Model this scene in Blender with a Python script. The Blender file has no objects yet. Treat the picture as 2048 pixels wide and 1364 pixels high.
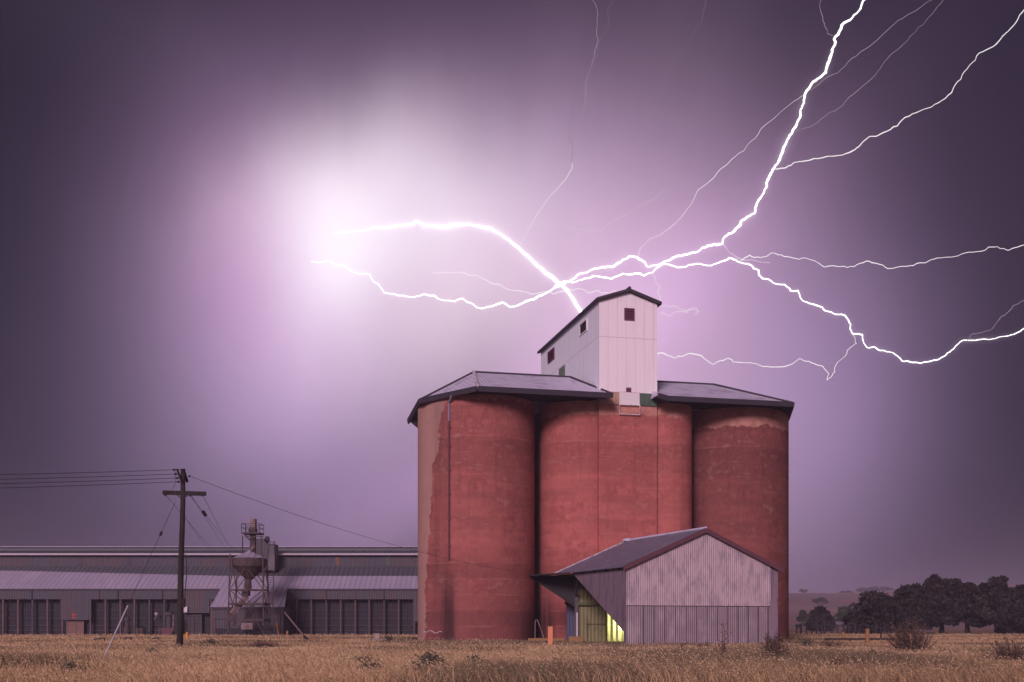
import bpy, math, random
import numpy as np
from mathutils import Vector
rnd = random.Random(7)
rng = np.random.default_rng(11)
scene = bpy.context.scene
COL = scene.collection

# ------------------------------------------------------------------ camera
F, HZ, EYE = 2300.0, 1249.0, 1.3          # focal length in photo pixels, horizon row, eye height
cam_d = bpy.data.cameras.new("camera")
cam = bpy.data.objects.new("camera", cam_d); COL.objects.link(cam)
cam.location = (0, 0, EYE); cam.rotation_euler = (math.radians(90), 0, 0)
cam_d.sensor_width = 36; cam_d.lens = F/2048*36
cam_d.shift_y = (HZ-682)/2048
cam_d.clip_start = 0.5; cam_d.clip_end = 12000
scene.camera = cam
EXPO = 0.8
scene.view_settings.view_transform = 'Standard'
scene.view_settings.look = 'None'
scene.view_settings.exposure = EXPO
scene.view_settings.gamma = 1
scene.cycles.use_denoising = True
scene.cycles.max_bounces = 5
scene.cycles.transparent_max_bounces = 8

# ------------------------------------------------------------------ node helper
class NT:
    def __init__(s, tree): s.t = tree; s.n = tree.nodes; s.l = tree.links
    def put(s, inp, v):
        if v is None: return
        if isinstance(v, bpy.types.NodeSocket): s.l.new(v, inp)
        else:
            if hasattr(inp.default_value, '__len__') and isinstance(v, (tuple, list)) and len(v) == 3 and len(inp.default_value) == 4: v = (*v, 1)
            inp.default_value = v
    def math(s, op, a, b=None, c=None, clamp=False):
        n = s.n.new('ShaderNodeMath'); n.operation = op; n.use_clamp = clamp
        s.put(n.inputs[0], a); s.put(n.inputs[1], b); s.put(n.inputs[2], c); return n.outputs[0]
    def vmath(s, op, a, b=None):
        n = s.n.new('ShaderNodeVectorMath'); n.operation = op
        s.put(n.inputs[0], a); s.put(n.inputs[1], b)
        return n.outputs['Value'] if op in ('DOT_PRODUCT', 'LENGTH') else n.outputs[0]
    def mix(s, f, a, b, blend='MIX'):
        n = s.n.new('ShaderNodeMix'); n.data_type = 'RGBA'; n.blend_type = blend
        s.put(n.inputs[0], f); s.put(n.inputs[6], a); s.put(n.inputs[7], b); return n.outputs[2]
    def ramp(s, f, a, b):
        n = s.n.new('ShaderNodeMapRange'); n.interpolation_type = 'SMOOTHSTEP'
        s.put(n.inputs[0], f); n.inputs[1].default_value = a; n.inputs[2].default_value = b; return n.outputs[0]
    def noise(s, vec, scale, detail=4, rough=.55, dist=0):
        n = s.n.new('ShaderNodeTexNoise'); s.put(n.inputs['Vector'], vec)
        n.inputs['Scale'].default_value = scale; n.inputs['Detail'].default_value = detail
        n.inputs['Roughness'].default_value = rough; n.inputs['Distortion'].default_value = dist
        return n.outputs['Fac']
    def sep(s, v):
        n = s.n.new('ShaderNodeSeparateXYZ'); s.put(n.inputs[0], v); return n.outputs
    def comb(s, x, y, z):
        n = s.n.new('ShaderNodeCombineXYZ'); s.put(n.inputs[0], x); s.put(n.inputs[1], y); s.put(n.inputs[2], z); return n.outputs[0]
    def coord(s, k='Object'): return s.n.new('ShaderNodeTexCoord').outputs[k]
    def bump(s, h, strength, dist):
        n = s.n.new('ShaderNodeBump'); n.inputs['Strength'].default_value = strength; n.inputs['Distance'].default_value = dist
        s.put(n.inputs['Height'], h); return n.outputs[0]

# ------------------------------------------------------------------ world: storm sky
def azel(px, py):
    x, z = (px-1024)/F, (HZ-py)/F
    return math.atan2(x, 1), math.atan2(z, math.hypot(x, 1))
world = bpy.data.worlds.new("World"); scene.world = world; world.use_nodes = True
W = NT(world.node_tree); W.n.clear()
d = W.coord('Generated'); dx, dy, dz = W.sep(d)
az0 = W.math('ARCTAN2', dx, dy); el0 = W.math('ARCSINE', dz)
ae = W.comb(az0, el0, 0.0)
n_big = W.noise(ae, 5.0, 3, .5); n_mid = W.noise(W.comb(W.math('MULTIPLY', az0, 2.2), el0, 3.7), 7.0, 5, .55)
az = W.math('ADD', az0, W.math('MULTIPLY', W.math('SUBTRACT', n_big, .5), .030))
el = W.math('ADD', el0, W.math('MULTIPLY', W.math('SUBTRACT', n_mid, .5), .022))
# (azimuth, elevation, two sigmas, rotation, colour) of each patch of lit cloud and the added fill glow, radians on the sky
G = 2**EXPO
lobes = [
 (-0.1442, 0.3691, 0.0778, 0.0369, 0.3880, (0.4815, 0.4549, 0.4486)),
 (-0.0531, 0.2756, 0.1069, 0.0570, 0.4701, (0.5082, 0.4562, 0.4578)),
 (0.0198, 0.3481, 0.1831, 0.0875, -0.2781, (0.2404, 0.1503, 0.2546)),
 (-0.1948, 0.1568, 0.1249, 0.1101, -0.9541, (0.1919, 0.1486, 0.2414)),
 (0.0077, 0.1819, 0.1791, 0.0362, 0.6655, (0.2442, 0.1526, 0.2501)),
 (0.2200, 0.4960, 0.3323, 0.1396, -0.5589, (0.0175, 0.0109, 0.0191)),
 (0.1118, 0.1529, 0.1665, 0.0936, 1.5231, (0.5230, 0.3738, 0.4949)),
 (-0.2159, 0.4251, 0.4027, 0.0350, -0.2850, (0.0078, 0.0082, 0.0099)),
 (-0.1942, 0.2562, 0.1026, 0.0797, 2.1026, (0.3039, 0.1900, 0.3181)),
 (0.2556, 0.1641, 0.1092, 0.0727, 1.5653, (0.2197, 0.1568, 0.2733)),
 (-0.0858, 0.3342, 0.0760, 0.0350, 0.3393, (0.3166, 0.3362, 0.3166)),
 (-0.1623, 0.2932, 0.0350, 0.0463, -0.1739, (0.2468, 0.2562, 0.2413)),
 (-.1505, .3135, .034, .040, 0.0, (.10, .17, .10)),      # white heart of the lit cloud
 (-.2320, .3050, .040, .066, 0.0, (.105, .045, .080)),   # pink rim on its left
 (math.pi, .45, 1.0, .6, 0.0, (.36, .25, .30)),      # unseen glow added behind the camera as soft fill
]
BASE0, BASE1 = [0.0, 0.005, 0.0162], [0.0049, 0.0001, 0.0]
tot = None
for (a0, e0, sx_, sy_, rot, c) in lobes:
    da = W.math('SUBTRACT', az if a0 < 3 else W.math('ABSOLUTE', az), a0); de = W.math('SUBTRACT', el, e0)
    cr, sr = math.cos(rot), math.sin(rot)
    d1 = W.math('ADD', W.math('MULTIPLY', da, cr/sx_), W.math('MULTIPLY', de, sr/sx_))
    d2 = W.math('ADD', W.math('MULTIPLY', de, cr/sy_), W.math('MULTIPLY', da, -sr/sy_))
    q = W.math('ADD', W.math('MULTIPLY', d1, d1), W.math('MULTIPLY', d2, d2))
    g = W.math('EXPONENT', W.math('MULTIPLY', q, -.62))
    s = W.vmath('SCALE', tuple(v/G for v in c)); W.put(s.node.inputs['Scale'], g)
    tot = s if tot is None else W.vmath('ADD', tot, s)
base = W.mix(W.math('DIVIDE', el0, .55, clamp=True), tuple(v/G for v in BASE0), tuple((a_+b_)/G for a_, b_ in zip(BASE0, BASE1)))
tot = W.vmath('MULTIPLY', W.vmath('ADD', tot, base), (1.035, .965, 1.03))
cl = W.math('ADD', .93, W.math('MULTIPLY', W.noise(W.comb(W.math('MULTIPLY', az0, 1.8), el0, 1.1), 6.5, 5, .5), .14))
sc_ = W.vmath('SCALE', tot); W.put(sc_.node.inputs['Scale'], cl)
bgd = W.n.new('ShaderNodeBackground'); W.put(bgd.inputs['Color'], sc_); bgd.inputs['Strength'].default_value = 1.0
SUN_EL, SUN_AZ = math.radians(22), math.radians(197)       # the light comes from behind the camera
sky = W.n.new('ShaderNodeTexSky'); sky.sky_type = 'NISHITA'; sky.sun_disc = False
sky.sun_elevation = math.radians(-4); sky.sun_rotation = SUN_AZ
bg2 = W.n.new('ShaderNodeBackground'); W.put(bg2.inputs['Color'], sky.outputs[0]); bg2.inputs['Strength'].default_value = .05
add = W.n.new('ShaderNodeAddShader'); W.l.new(bgd.outputs[0], add.inputs[0]); W.l.new(bg2.outputs[0], add.inputs[1])
wo = W.n.new('ShaderNodeOutputWorld'); W.l.new(add.outputs[0], wo.inputs['Surface'])

# ------------------------------------------------------------------ sun: broad soft flash light from the storm behind the camera
sd_ = bpy.data.lights.new("sun", 'SUN'); sun = bpy.data.objects.new("sun", sd_); COL.objects.link(sun)
sd_.energy = 1.7; sd_.angle = math.radians(16); sd_.color = (1.0, .73, .86)
to_light = Vector((math.sin(SUN_AZ)*math.cos(SUN_EL), math.cos(SUN_AZ)*math.cos(SUN_EL), math.sin(SUN_EL)))
sun.rotation_euler = to_light.to_track_quat('Z', 'Y').to_euler(); sun.location = (0, -20, 60)

# ------------------------------------------------------------------ geometry helpers
def P(px, py, D): return Vector(((px-1024)*D/F, D, EYE+(HZ-py)*D/F))
def gD(py): return EYE*F/(py-HZ)                     # distance of a point of the flat ground
ORG = {}
class MB:
    def __init__(s): s.v = []; s.f = []
    def poly(s, pts):
        i = len(s.v); s.v += [tuple(p) for p in pts]; s.f.append(tuple(range(i, i+len(pts)))); return s
    def hexa(s, a, b):                               # two matching loops -> closed prism
        n = len(a); i = len(s.v); s.v += [tuple(p) for p in a]+[tuple(p) for p in b]
        s.f.append(tuple(range(i+n-1, i-1, -1))); s.f.append(tuple(range(i+n, i+2*n)))
        for k in range(n): j = (k+1) % n; s.f.append((i+k, i+j, i+n+j, i+n+k))
        return s
    def slab(s, pts, off):                           # a polygon thickened along off
        off = Vector(off); return s.hexa(pts, [Vector(p)+off for p in pts])
    def box(s, x0, x1, y0, y1, z0, z1):
        a = [(x0,y0,z0),(x1,y0,z0),(x1,y1,z0),(x0,y1,z0)]
        return s.hexa(a, [(x,y,z1) for x,y,_ in a])
    def obox(s, o, a, b, c):                         # origin + three edge vectors
        o, a, b, c = map(Vector, (o, a, b, c)); return s.slab([o, o+a, o+a+b, o+b], c)
    def tube(s, p, q, r, r2=None, n=8):
        p, q = Vector(p), Vector(q); r2 = r if r2 is None else r2
        t = (q-p).normalized(); a = t.cross(Vector((0,0,1)) if abs(t.z) < .9 else Vector((1,0,0))).normalized(); b = t.cross(a)
        L = [(a*math.cos(6.28318*k/n)+b*math.sin(6.28318*k/n)) for k in range(n)]
        return s.hexa([p+v*r for v in L], [q+v*r2 for v in L])
    def bar(s, p, q, w, h=None):                     # rectangular bar
        p, q = Vector(p), Vector(q); h = h or w
        t = (q-p).normalized(); a = t.cross(Vector((0,0,1)) if abs(t.z) < .9 else Vector((0,1,0))).normalized(); b = t.cross(a)
        L = [a*w/2+b*h/2, -a*w/2+b*h/2, -a*w/2-b*h/2, a*w/2-b*h/2]
        return s.hexa([p+v for v in L], [q+v for v in L])
    def path(s, pts, r, n=6, rs=None):
        pts = [Vector(p) for p in pts]; i = len(s.v); m = len(pts); pa = None
        for k, p in enumerate(pts):
            t = (pts[min(k+1, m-1)]-pts[max(k-1, 0)]).normalized()
            if pa is None: pa = t.cross(Vector((.1,.9,.3))).normalized()
            a = (pa-t*pa.dot(t)).normalized(); pa = a; b = t.cross(a); rr = rs[k] if rs else r
            s.v += [tuple(p+(a*math.cos(6.28318*j/n)+b*math.sin(6.28318*j/n))*rr) for j in range(n)]
        for k in range(m-1):
            for j in range(n): jj = (j+1) % n; s.f.append((i+k*n+j, i+k*n+jj, i+(k+1)*n+jj, i+(k+1)*n+j))
        s.f.append(tuple(range(i+n-1, i-1, -1))); s.f.append(tuple(range(i+(m-1)*n, i+m*n)))
        return s
    def lathe(s, c, prof, n=24):                     # prof: (r, z) list about the vertical through c
        i = len(s.v); m = len(prof)
        for r, z in prof: s.v += [(c[0]+r*math.cos(6.28318*k/n), c[1]+r*math.sin(6.28318*k/n), z) for k in range(n)]
        for a in range(m-1):
            for k in range(n): kk = (k+1) % n; s.f.append((i+a*n+k, i+a*n+kk, i+(a+1)*n+kk, i+(a+1)*n+k))
        s.f.append(tuple(range(i+n-1, i-1, -1))); s.f.append(tuple(range(i+(m-1)*n, i+m*n)))
        return s
    def build(s, name, mat, parent=None, at=None, smooth=False, fix=True):
        """one mesh object; `at` is the world position of its origin"""
        po = ORG[parent.name] if parent else Vector((0,0,0))
        o = Vector(at) if at is not None else (po.copy() if parent else Vector((0,0,0)))
        me = bpy.data.meshes.new(name); me.from_pydata([tuple(Vector(v)-o) for v in s.v], [], s.f)
        if fix:
            import bmesh
            bm = bmesh.new(); bm.from_mesh(me); bmesh.ops.recalc_face_normals(bm, faces=bm.faces); bm.to_mesh(me); bm.free()
        if smooth:
            me.polygons.foreach_set('use_smooth', [True]*len(me.polygons))
            me.set_sharp_from_angle(angle=math.radians(40))
        me.materials.append(mat)
        ob = bpy.data.objects.new(name, me); COL.objects.link(ob)
        if parent: ob.parent = parent
        ob.location = o-po; ORG[ob.name] = o
        return ob
def tag(o, label=None, cat=None, group=None, kind=None):
    if label: o['label'] = label
    if cat: o['category'] = cat
    if group: o['group'] = group
    if kind: o['kind'] = kind
    return o
def empty(name, loc, label, cat, group=None):
    o = bpy.data.objects.new(name, None); COL.objects.link(o); o.location = loc; o.empty_display_size = .3
    ORG[o.name] = Vector(loc); return tag(o, label, cat, group)

# ------------------------------------------------------------------ materials
def principled(name):
    m = bpy.data.materials.new(name); m.use_nodes = True; t = NT(m.node_tree)
    b = m.node_tree.nodes['Principled BSDF']; return m, t, b
def mat(name, col, rough=.8, var=.2, scale=2.0, metal=0., col2=None, cov=.55, streak=None, corr=None, spec=.3):
    """noise-varied paint / metal / timber. col2 = stain colour, streak = coordinate stretch of the stains,
       corr = (direction, pitch, strength) of the corrugation"""
    m, t, b = principled(name); c = t.coord()
    n1 = t.noise(c, scale, 6, .6)
    k = t.math('ADD', 1-var, t.math('MULTIPLY', n1, 2*var))
    cc = t.vmath('SCALE', tuple(col)); t.put(cc.node.inputs['Scale'], k)
    if col2:
        v = t.vmath('MULTIPLY', c, streak or (1,1,1))
        n2 = t.noise(v, 1.0, 7, .62)
        cc = t.mix(t.ramp(n2, cov-.08, cov+.12), cc, tuple(col2))
    if corr:
        dirv, pitch, st = corr
        s = t.math('SINE', t.math('MULTIPLY', t.vmath('DOT_PRODUCT', c, tuple(dirv)), 6.28318/pitch))
        t.put(b.inputs['Normal'], t.bump(s, st, pitch*.18))
    else:
        t.put(b.inputs['Normal'], t.bump(t.noise(c, scale*9, 4), .25, .02))
    t.put(b.inputs['Base Color'], cc)
    b.inputs['Roughness'].default_value = rough; b.inputs['Metallic'].default_value = metal
    b.inputs['Specular IOR Level'].default_value = spec
    return m
th = math.radians(13.4); U = Vector((math.cos(th), math.sin(th), 0)); V = Vector((-math.sin(th), math.cos(th), 0))
ts = math.radians(20.0); US = Vector((math.cos(ts), math.sin(ts), 0)); VS = Vector((-math.sin(ts), math.cos(ts), 0))

M = {}
M['roof_iron'] = mat('weathered_roof_iron', (.58,.55,.69), .38, .16, 1.2, .0, (.38,.34,.44), .56, (.8,.8,.8), (U, .34, .4), .5)
M['gutter'] = mat('dark_gutter', (.040,.034,.046), .6, .25, 1.5)
M['hip_cap'] = mat('galvanised_cap', (.60,.54,.58), .5, .3, 4, .0, (.2,.16,.18), .55, (3,3,3))
M['timber'] = mat('old_timber', (.034,.028,.027), .9, .3, 3, 0, (.018,.015,.015), .5, (6,6,.6))
M['dark'] = mat('dark_iron', (.028,.024,.028), .7, .25, 4)
M['rust'] = mat('rusted_steel', (.085,.055,.055), .8, .3, 3, 0, (.05,.032,.034), .52, (2,2,1.2))
M['rustlight'] = mat('faded_steel', (.23,.16,.16), .75, .3, 2.5, 0, (.13,.075,.07), .54, (2,2,1))
M['opening_shade'] = mat('dark_opening_and_shade', (.012,.01,.015), .9, .1)  # openings, and shade put into the infill walls and soffits
M['maroon'] = mat('maroon_louvre', (.12,.035,.075), .6, .2, 5)
M['red_trim'] = mat('red_trim', (.30,.03,.06), .6, .2, 5)
M['green_door'] = mat('green_door', (.13,.18,.13), .7, .2, 3)
M['green_board'] = mat('green_board', (.075,.115,.08), .75, .25, 4, 0, (.05,.07,.06), .56, (5,5,.8))
M['beige_board'] = mat('beige_board', (.40,.26,.19), .8, .2, 3, 0, (.25,.15,.12), .56, (5,5,.8))
M['white_panel'] = mat('white_panel', (.70,.66,.66), .6, .06, 3)
M['white_rod'] = mat('white_rod', (.62,.56,.60), .6, .12, 6)
M['wire'] = mat('wire', (.05,.045,.055), .6, .1)
M['shed_front'] = mat('shed_front_iron', (.47,.37,.395), .6, .16, .8, 0, (.33,.265,.295), .52, (2.4,2.4,.9), (US, .16, .5), .35)
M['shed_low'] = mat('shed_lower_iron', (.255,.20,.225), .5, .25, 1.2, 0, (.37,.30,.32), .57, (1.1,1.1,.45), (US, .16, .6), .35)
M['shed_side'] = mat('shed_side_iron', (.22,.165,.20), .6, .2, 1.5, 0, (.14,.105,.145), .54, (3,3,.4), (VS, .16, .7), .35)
M['shed_roof'] = mat('shed_roof_iron', (.125,.14,.20), .42, .18, .9, 0, (.27,.25,.29), .6, (1,1,1), (VS, .2, .5), .5)
M['fascia'] = mat('maroon_fascia', (.11,.045,.06), .7, .3, 5)
M['olive_wall'] = mat('olive_sheet_wall', (.24,.225,.11), .7, .12, 1.2, 0, (.17,.155,.075), .56, (2,2,.8), (US, .3, .35))
M['blue_door'] = mat('blue_grey_sheet', (.075,.075,.125), .6, .15, 3, corr=(US, .16, .5))
M['concrete'] = mat('grey_concrete', (.33,.27,.26), .9, .2, 3)
M['yellow_kerb'] = mat('yellow_kerb', (.27,.15,.065), .8, .3, 4)
M['orange_post'] = mat('orange_post', (.62,.24,.11), .7, .08, 4)
M['yellow_post'] = mat('yellow_post', (.28,.145,.055), .75, .2, 5)
XX = (1,0,0)
M['ls_wall'] = mat('long_shed_sheeting', (.085,.082,.10), .75, .14, .25, 0, (.105,.078,.082), .55, (.35,.35,.05), (XX, .3, .6), .2)
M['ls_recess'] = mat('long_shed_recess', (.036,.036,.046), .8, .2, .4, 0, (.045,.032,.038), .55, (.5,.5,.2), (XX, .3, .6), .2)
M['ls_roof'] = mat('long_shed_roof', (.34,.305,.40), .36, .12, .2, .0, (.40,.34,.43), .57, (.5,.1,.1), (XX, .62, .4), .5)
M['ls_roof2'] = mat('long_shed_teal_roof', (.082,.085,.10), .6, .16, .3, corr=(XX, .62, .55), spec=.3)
M['ls_top'] = mat('long_shed_ridge', (.10,.098,.115), .6, .15, .3)
M['ls_edge'] = mat('long_shed_gutter_edge', (.42,.37,.42), .6, .1, .4)
M['ls_post'] = mat('long_shed_post', (.105,.074,.074), .85, .3, .9)
M['ls_post2'] = mat('long_shed_grey_post', (.07,.06,.068), .85, .3, .9)
M['girt'] = mat('girt_grey', (.062,.054,.062), .85, .3, .9)
M['orange_sheet'] = mat('rusty_orange_sheet', (.15,.08,.06), .8, .3, 1)
M['green_sheet'] = mat('faded_green_sheet', (.085,.10,.075), .8, .2, 1)
M['ls_door'] = mat('slatted_door', (.20,.12,.10), .8, .3, 2)
M['emblem'] = mat('red_emblem', (.38,.05,.04), .6, .1)
M['bark'] = mat('bark', (.045,.036,.032), .9, .3, 2)
M['weed_stem'] = mat('weed_stem', (.10,.07,.055), .9, .2, 2)
M['house_roof'] = mat('house_roof', (.20,.17,.21), .6, .15, 1)
M['house_wall'] = mat('house_wall', (.10,.075,.08), .8, .15, 1)
def leafmat(name, c):
    m, t, b = principled(name)
    a = t.n.new('ShaderNodeVertexColor'); a.layer_name = 'tint'
    t.put(b.inputs['Base Color'], t.mix(1.0, tuple(c), a.outputs[0], 'MULTIPLY'))
    b.inputs['Roughness'].default_value = .7; b.inputs['Specular IOR Level'].default_value = .2
    return m
M['leaf'] = leafmat('tree_foliage', (.024,.022,.019))
M['leaf_green'] = leafmat('green_foliage', (.05,.062,.036))
M['weed'] = leafmat('weed_foliage', (.10,.10,.07))
M['weed_red'] = leafmat('reddish_weed', (.135,.088,.072))
M['grass'] = leafmat('grass_blades', (1,1,1))

# concrete of the bins: brick-red paint over paler concrete
def paint_mat(name, red, edge=None, mark=None, top=(19.0, .25), dark=0.0, pale_amt=.6):
    m, t, b = principled(name); c = t.coord(); x, y, z = t.sep(c)
    nb = t.noise(t.vmath('MULTIPLY', c, (.16,.16,1.1)), 1.0, 7, .62, .6)        # pour bands
    nf = t.noise(c, 1.4, 8, .65); ns = t.noise(t.vmath('MULTIPLY', c, (2.2,2.2,.10)), 1.0, 6, .6)
    nl = t.noise(c, .35, 5, .6); ng = t.noise(t.vmath('MULTIPLY', c, (9,9,2.2)), 1.0, 4, .7)
    col = t.mix(t.ramp(nb, .35, .7), tuple(v*1.12 for v in red), tuple(v*.74 for v in red)); col = t.mix(t.ramp(t.math('ADD', t.math('MULTIPLY', nl, .5), t.math('MULTIPLY', nf, .5)), .47, .62), col, tuple(red[q_]*(.74,.66,.70)[q_] for q_ in range(3)))
    col = t.mix(t.math('MULTIPLY', t.ramp(ns, .48, .7), .45), col, tuple(v*.62 for v in red))
    pale = (.50,.27,.22)
    worn = t.ramp(t.math('ADD', t.math('MULTIPLY', nf, .6), t.math('MULTIPLY', nb, .4)), .53, .64)
    col = t.mix(t.math('MULTIPLY', worn, pale_amt), col, tuple((red[i]*.55+pale[i]*.45) for i in range(3)))
    col = t.mix(t.math('MULTIPLY', t.ramp(ng, .35, .75), .20), col, tuple(v*.60 for v in red)); col = t.mix(t.math('MULTIPLY', t.ramp(ng, .52, .3), .13), col, pale)
    wn = t.n.new('ShaderNodeTexWhiteNoise'); wn.noise_dimensions = '1D'; zf = t.math('FLOOR', t.math('MULTIPLY', t.math('ADD', z, t.math('MULTIPLY', nl, .15)), 1/1.25)); t.put(wn.inputs['W'], zf)
    kk_ = t.math('ADD', .86, t.math('MULTIPLY', wn.outputs['Value'], .26)); sc2 = t.vmath('SCALE', col); t.put(sc2.node.inputs['Scale'], kk_); col = sc2
    foot_dark = t.math('MULTIPLY', t.math('SUBTRACT', 1.0, t.ramp(t.math('ADD', z, t.math('MULTIPLY', t.math('SUBTRACT', ns, .5), 7.0)), .5, 6.5)), .42); col = t.mix(foot_dark, col, (.12,.045,.043))  # wall gets darker towards the foot, with a ragged edge
    # thin rings left by the formwork
    ring = t.math('ABSOLUTE', t.math('SUBTRACT', t.math('FRACT', t.math('MULTIPLY', t.math('ADD', z, t.math('MULTIPLY', nl, .15)), 1/1.25)), .5))
    col = t.mix(t.math('MULTIPLY', t.math('MULTIPLY', t.ramp(ring, .455, .5), t.ramp(t.noise(t.vmath('MULTIPLY', c, (.35,.35,1.5)), 1.0, 5, .65), .46, .60)), .62), col, tuple((red[i]*.5+pale[i]*.5) for i in range(3)))
    # unpainted collar with a ragged lower edge
    zt = t.math('ADD', z, t.math('MULTIPLY', t.math('SUBTRACT', t.noise(t.vmath('MULTIPLY', c, (1.3,1.3,.3)), 1.0, 5, .6), .5), 1.3))
    collar = t.ramp(zt, top[0]-.06, top[0]+.06)
    cpale = t.mix(t.ramp(nf, .35, .65), (.56,.30,.23), (.42,.19,.15))
    col = t.mix(t.math('MULTIPLY', collar, .68), col, cpale)
    if edge:            # unpainted strip: x below a boundary that leans with height
        xe = t.math('ADD', x, t.math('MULTIPLY', t.math('SUBTRACT', t.noise(t.vmath('MULTIPLY', c, (.6,.6,.9)), 1.0, 6, .65), .5), edge[3]))
        for (zb, xb) in edge[0]: pass
        fc = t.n.new('ShaderNodeFloatCurve'); cv = fc.mapping.curves[0]
        pts = [(zb/20, (xb-edge[1])/(edge[2]-edge[1])) for zb, xb in edge[0]]
        while len(cv.points) < len(pts): cv.points.new(.5, .5)
        for p_, (a_, b_) in zip(cv.points, pts): p_.location = (a_, b_); p_.handle_type = 'VECTOR'
        fc.mapping.update(); t.put(fc.inputs['Value'], t.math('DIVIDE', z, 20.0))
        lim = t.math('ADD', edge[1], t.math('MULTIPLY', fc.outputs[0], edge[2]-edge[1]))
        msk = t.ramp(t.math('SUBTRACT', lim, xe), -.03, .05)
        bare = t.mix(nf, (.47,.29,.24), (.34,.20,.17))
        col = t.mix(t.math('MULTIPLY', msk, edge[4]), col, bare)
    if mark:           # downpipe water mark and dark strips fading upward: (x, half width, z top, strength)
        for (sx, sw, sz, sa) in mark:
            g = t.math('SUBTRACT', 1.0, t.ramp(t.math('ABSOLUTE', t.math('SUBTRACT', x, sx)), sw*.25, sw))
            g = t.math('MULTIPLY', g, t.math('SUBTRACT', 1.0, t.ramp(z, sz*.25, sz)))
            col = t.mix(t.math('MULTIPLY', t.math('MULTIPLY', g, sa), t.ramp(ns, .2, .55)), col, (.035,.016,.018))
    t.put(b.inputs['Base Color'], col)
    t.put(b.inputs['Normal'], t.bump(t.math('ADD', nf, t.math('MULTIPLY', nb, .6)), .35, .06))
    b.inputs['Roughness'].default_value = .85; b.inputs['Specular IOR Level'].default_value = .25
    return m
RED = (.335,.103,.089)

# fibro sheets of the headhouse: joints every sheet, one level joint, nail dots
def fibro_mat(name, dirv, off, pitch, zj, col=(.80,.74,.77)):
    m, t, b = principled(name); c = t.coord(); z = t.sep(c)[2]
    a = t.math('DIVIDE', t.math('ADD', t.vmath('DOT_PRODUCT', c, tuple(dirv)), off), pitch)
    fr = t.math('ABSOLUTE', t.math('SUBTRACT', t.math('FRACT', a), .5))
    line = t.ramp(fr, .468, .490)
    lz = t.math('SUBTRACT', 1.0, t.ramp(t.math('ABSOLUTE', t.math('SUBTRACT', z, zj)), .02, .06))
    nail = t.math('MULTIPLY', t.ramp(t.math('ABSOLUTE', t.math('SUBTRACT', t.math('FRACT', t.math('MULTIPLY', a, 2.0)), .5)), .42, .48),
                  t.ramp(t.math('ABSOLUTE', t.math('SUBTRACT', t.math('FRACT', t.math('DIVIDE', z, .42)), .5)), .40, .47))
    n = t.noise(c, .8, 6, .6); ns = t.noise(t.vmath('MULTIPLY', c, (3,3,.15)), 1.0, 6, .6)
    col0 = t.mix(t.ramp(ns, .45, .8), col, tuple(v*.86 for v in col))
    col0 = t.mix(t.math('MULTIPLY', n, .25), col0, tuple(v*.8 for v in col))
    f = t.math('MULTIPLY', t.math('MAXIMUM', t.math('MAXIMUM', line, lz), t.math('MULTIPLY', nail, .6)), .40)
    t.put(b.inputs['Base Color'], t.mix(f, col0, (.34,.27,.31)))
    t.put(b.inputs['Normal'], t.bump(t.math('SUBTRACT', 0.0, t.math('MAXIMUM', line, lz)), .3, .03))
    b.inputs['Roughness'].default_value = .7; b.inputs['Specular IOR Level'].default_value = .3
    return m

# ------------------------------------------------------------------ ground, hill
m, t, b = principled('dry_field_soil'); c = t.coord()
g1 = t.noise(c, .06, 6, .6); g2 = t.noise(c, 1.2, 6, .65); g3 = t.noise(t.vmath('MULTIPLY', c, (.03,.12,1)), 1.0, 4)
col = t.mix(t.ramp(g2, .3, .7), (.27,.17,.105), (.19,.12,.078)); col = t.mix(t.ramp(g1, .48, .66), col, (.13,.11,.062))
col = t.mix(t.math('MULTIPLY', t.ramp(g3, .5, .7), .5), col, (.34,.21,.13))
t.put(b.inputs['Base Color'], col); t.put(b.inputs['Normal'], t.bump(g2, .6, .1)); b.inputs['Roughness'].default_value = 1; b.inputs['Specular IOR Level'].default_value = .05
ob = MB().poly([(-2400,-60,0),(2400,-60,0),(2400,2400,0),(-2400,2400,0)]).build('ground', m, fix=False); tag(ob, kind='structure')

m, t, b = principled('hill_fields'); c = t.coord(); x, y, z = t.sep(c)
n1 = t.noise(t.vmath('MULTIPLY', c, (.004,.012,.02)), 1.0, 5, .6); zz = t.math('ADD', z, t.math('MULTIPLY', n1, 9.0))
band = t.math('SINE', t.math('MULTIPLY', zz, .52))
col = t.mix(t.ramp(band, -.2, .3), (.22,.115,.105), (.18,.135,.13)); col = t.mix(t.ramp(t.noise(t.vmath('MULTIPLY', c, (.006,.003,.05)), 1.0, 3), .5, .58), col, (.28,.17,.145))
t.put(b.inputs['Base Color'], col); b.inputs['Roughness'].default_value = 1; b.inputs['Specular IOR Level'].default_value = .05
def hill_z(x, y):
    s = min(max((y-330)/850, 0), 1); s = s*s*(3-2*s)
    h = 33+6*math.sin(x*.011+1.0)*.35+4*math.sin(x*.004-.8)+max(0, (x-330))*.03
    if x < 120: h *= max(.25, 1-(120-x)/900)
    return s*h*(1 if y < 1300 else max(0, 1-(y-1300)/900))-.6
xs = list(range(-1500, 2301, 50)); ys = list(range(330, 2301, 45))
mb = MB(); mb.v = [(xx, yy, hill_z(xx, yy)) for yy in ys for xx in xs]; nx = len(xs)
mb.f = [(j*nx+i, j*nx+i+1, (j+1)*nx+i+1, (j+1)*nx+i) for j in range(len(ys)-1) for i in range(nx-1)]
ob = mb.build('hill', m, smooth=True, fix=False); tag(ob, kind='structure')

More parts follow.
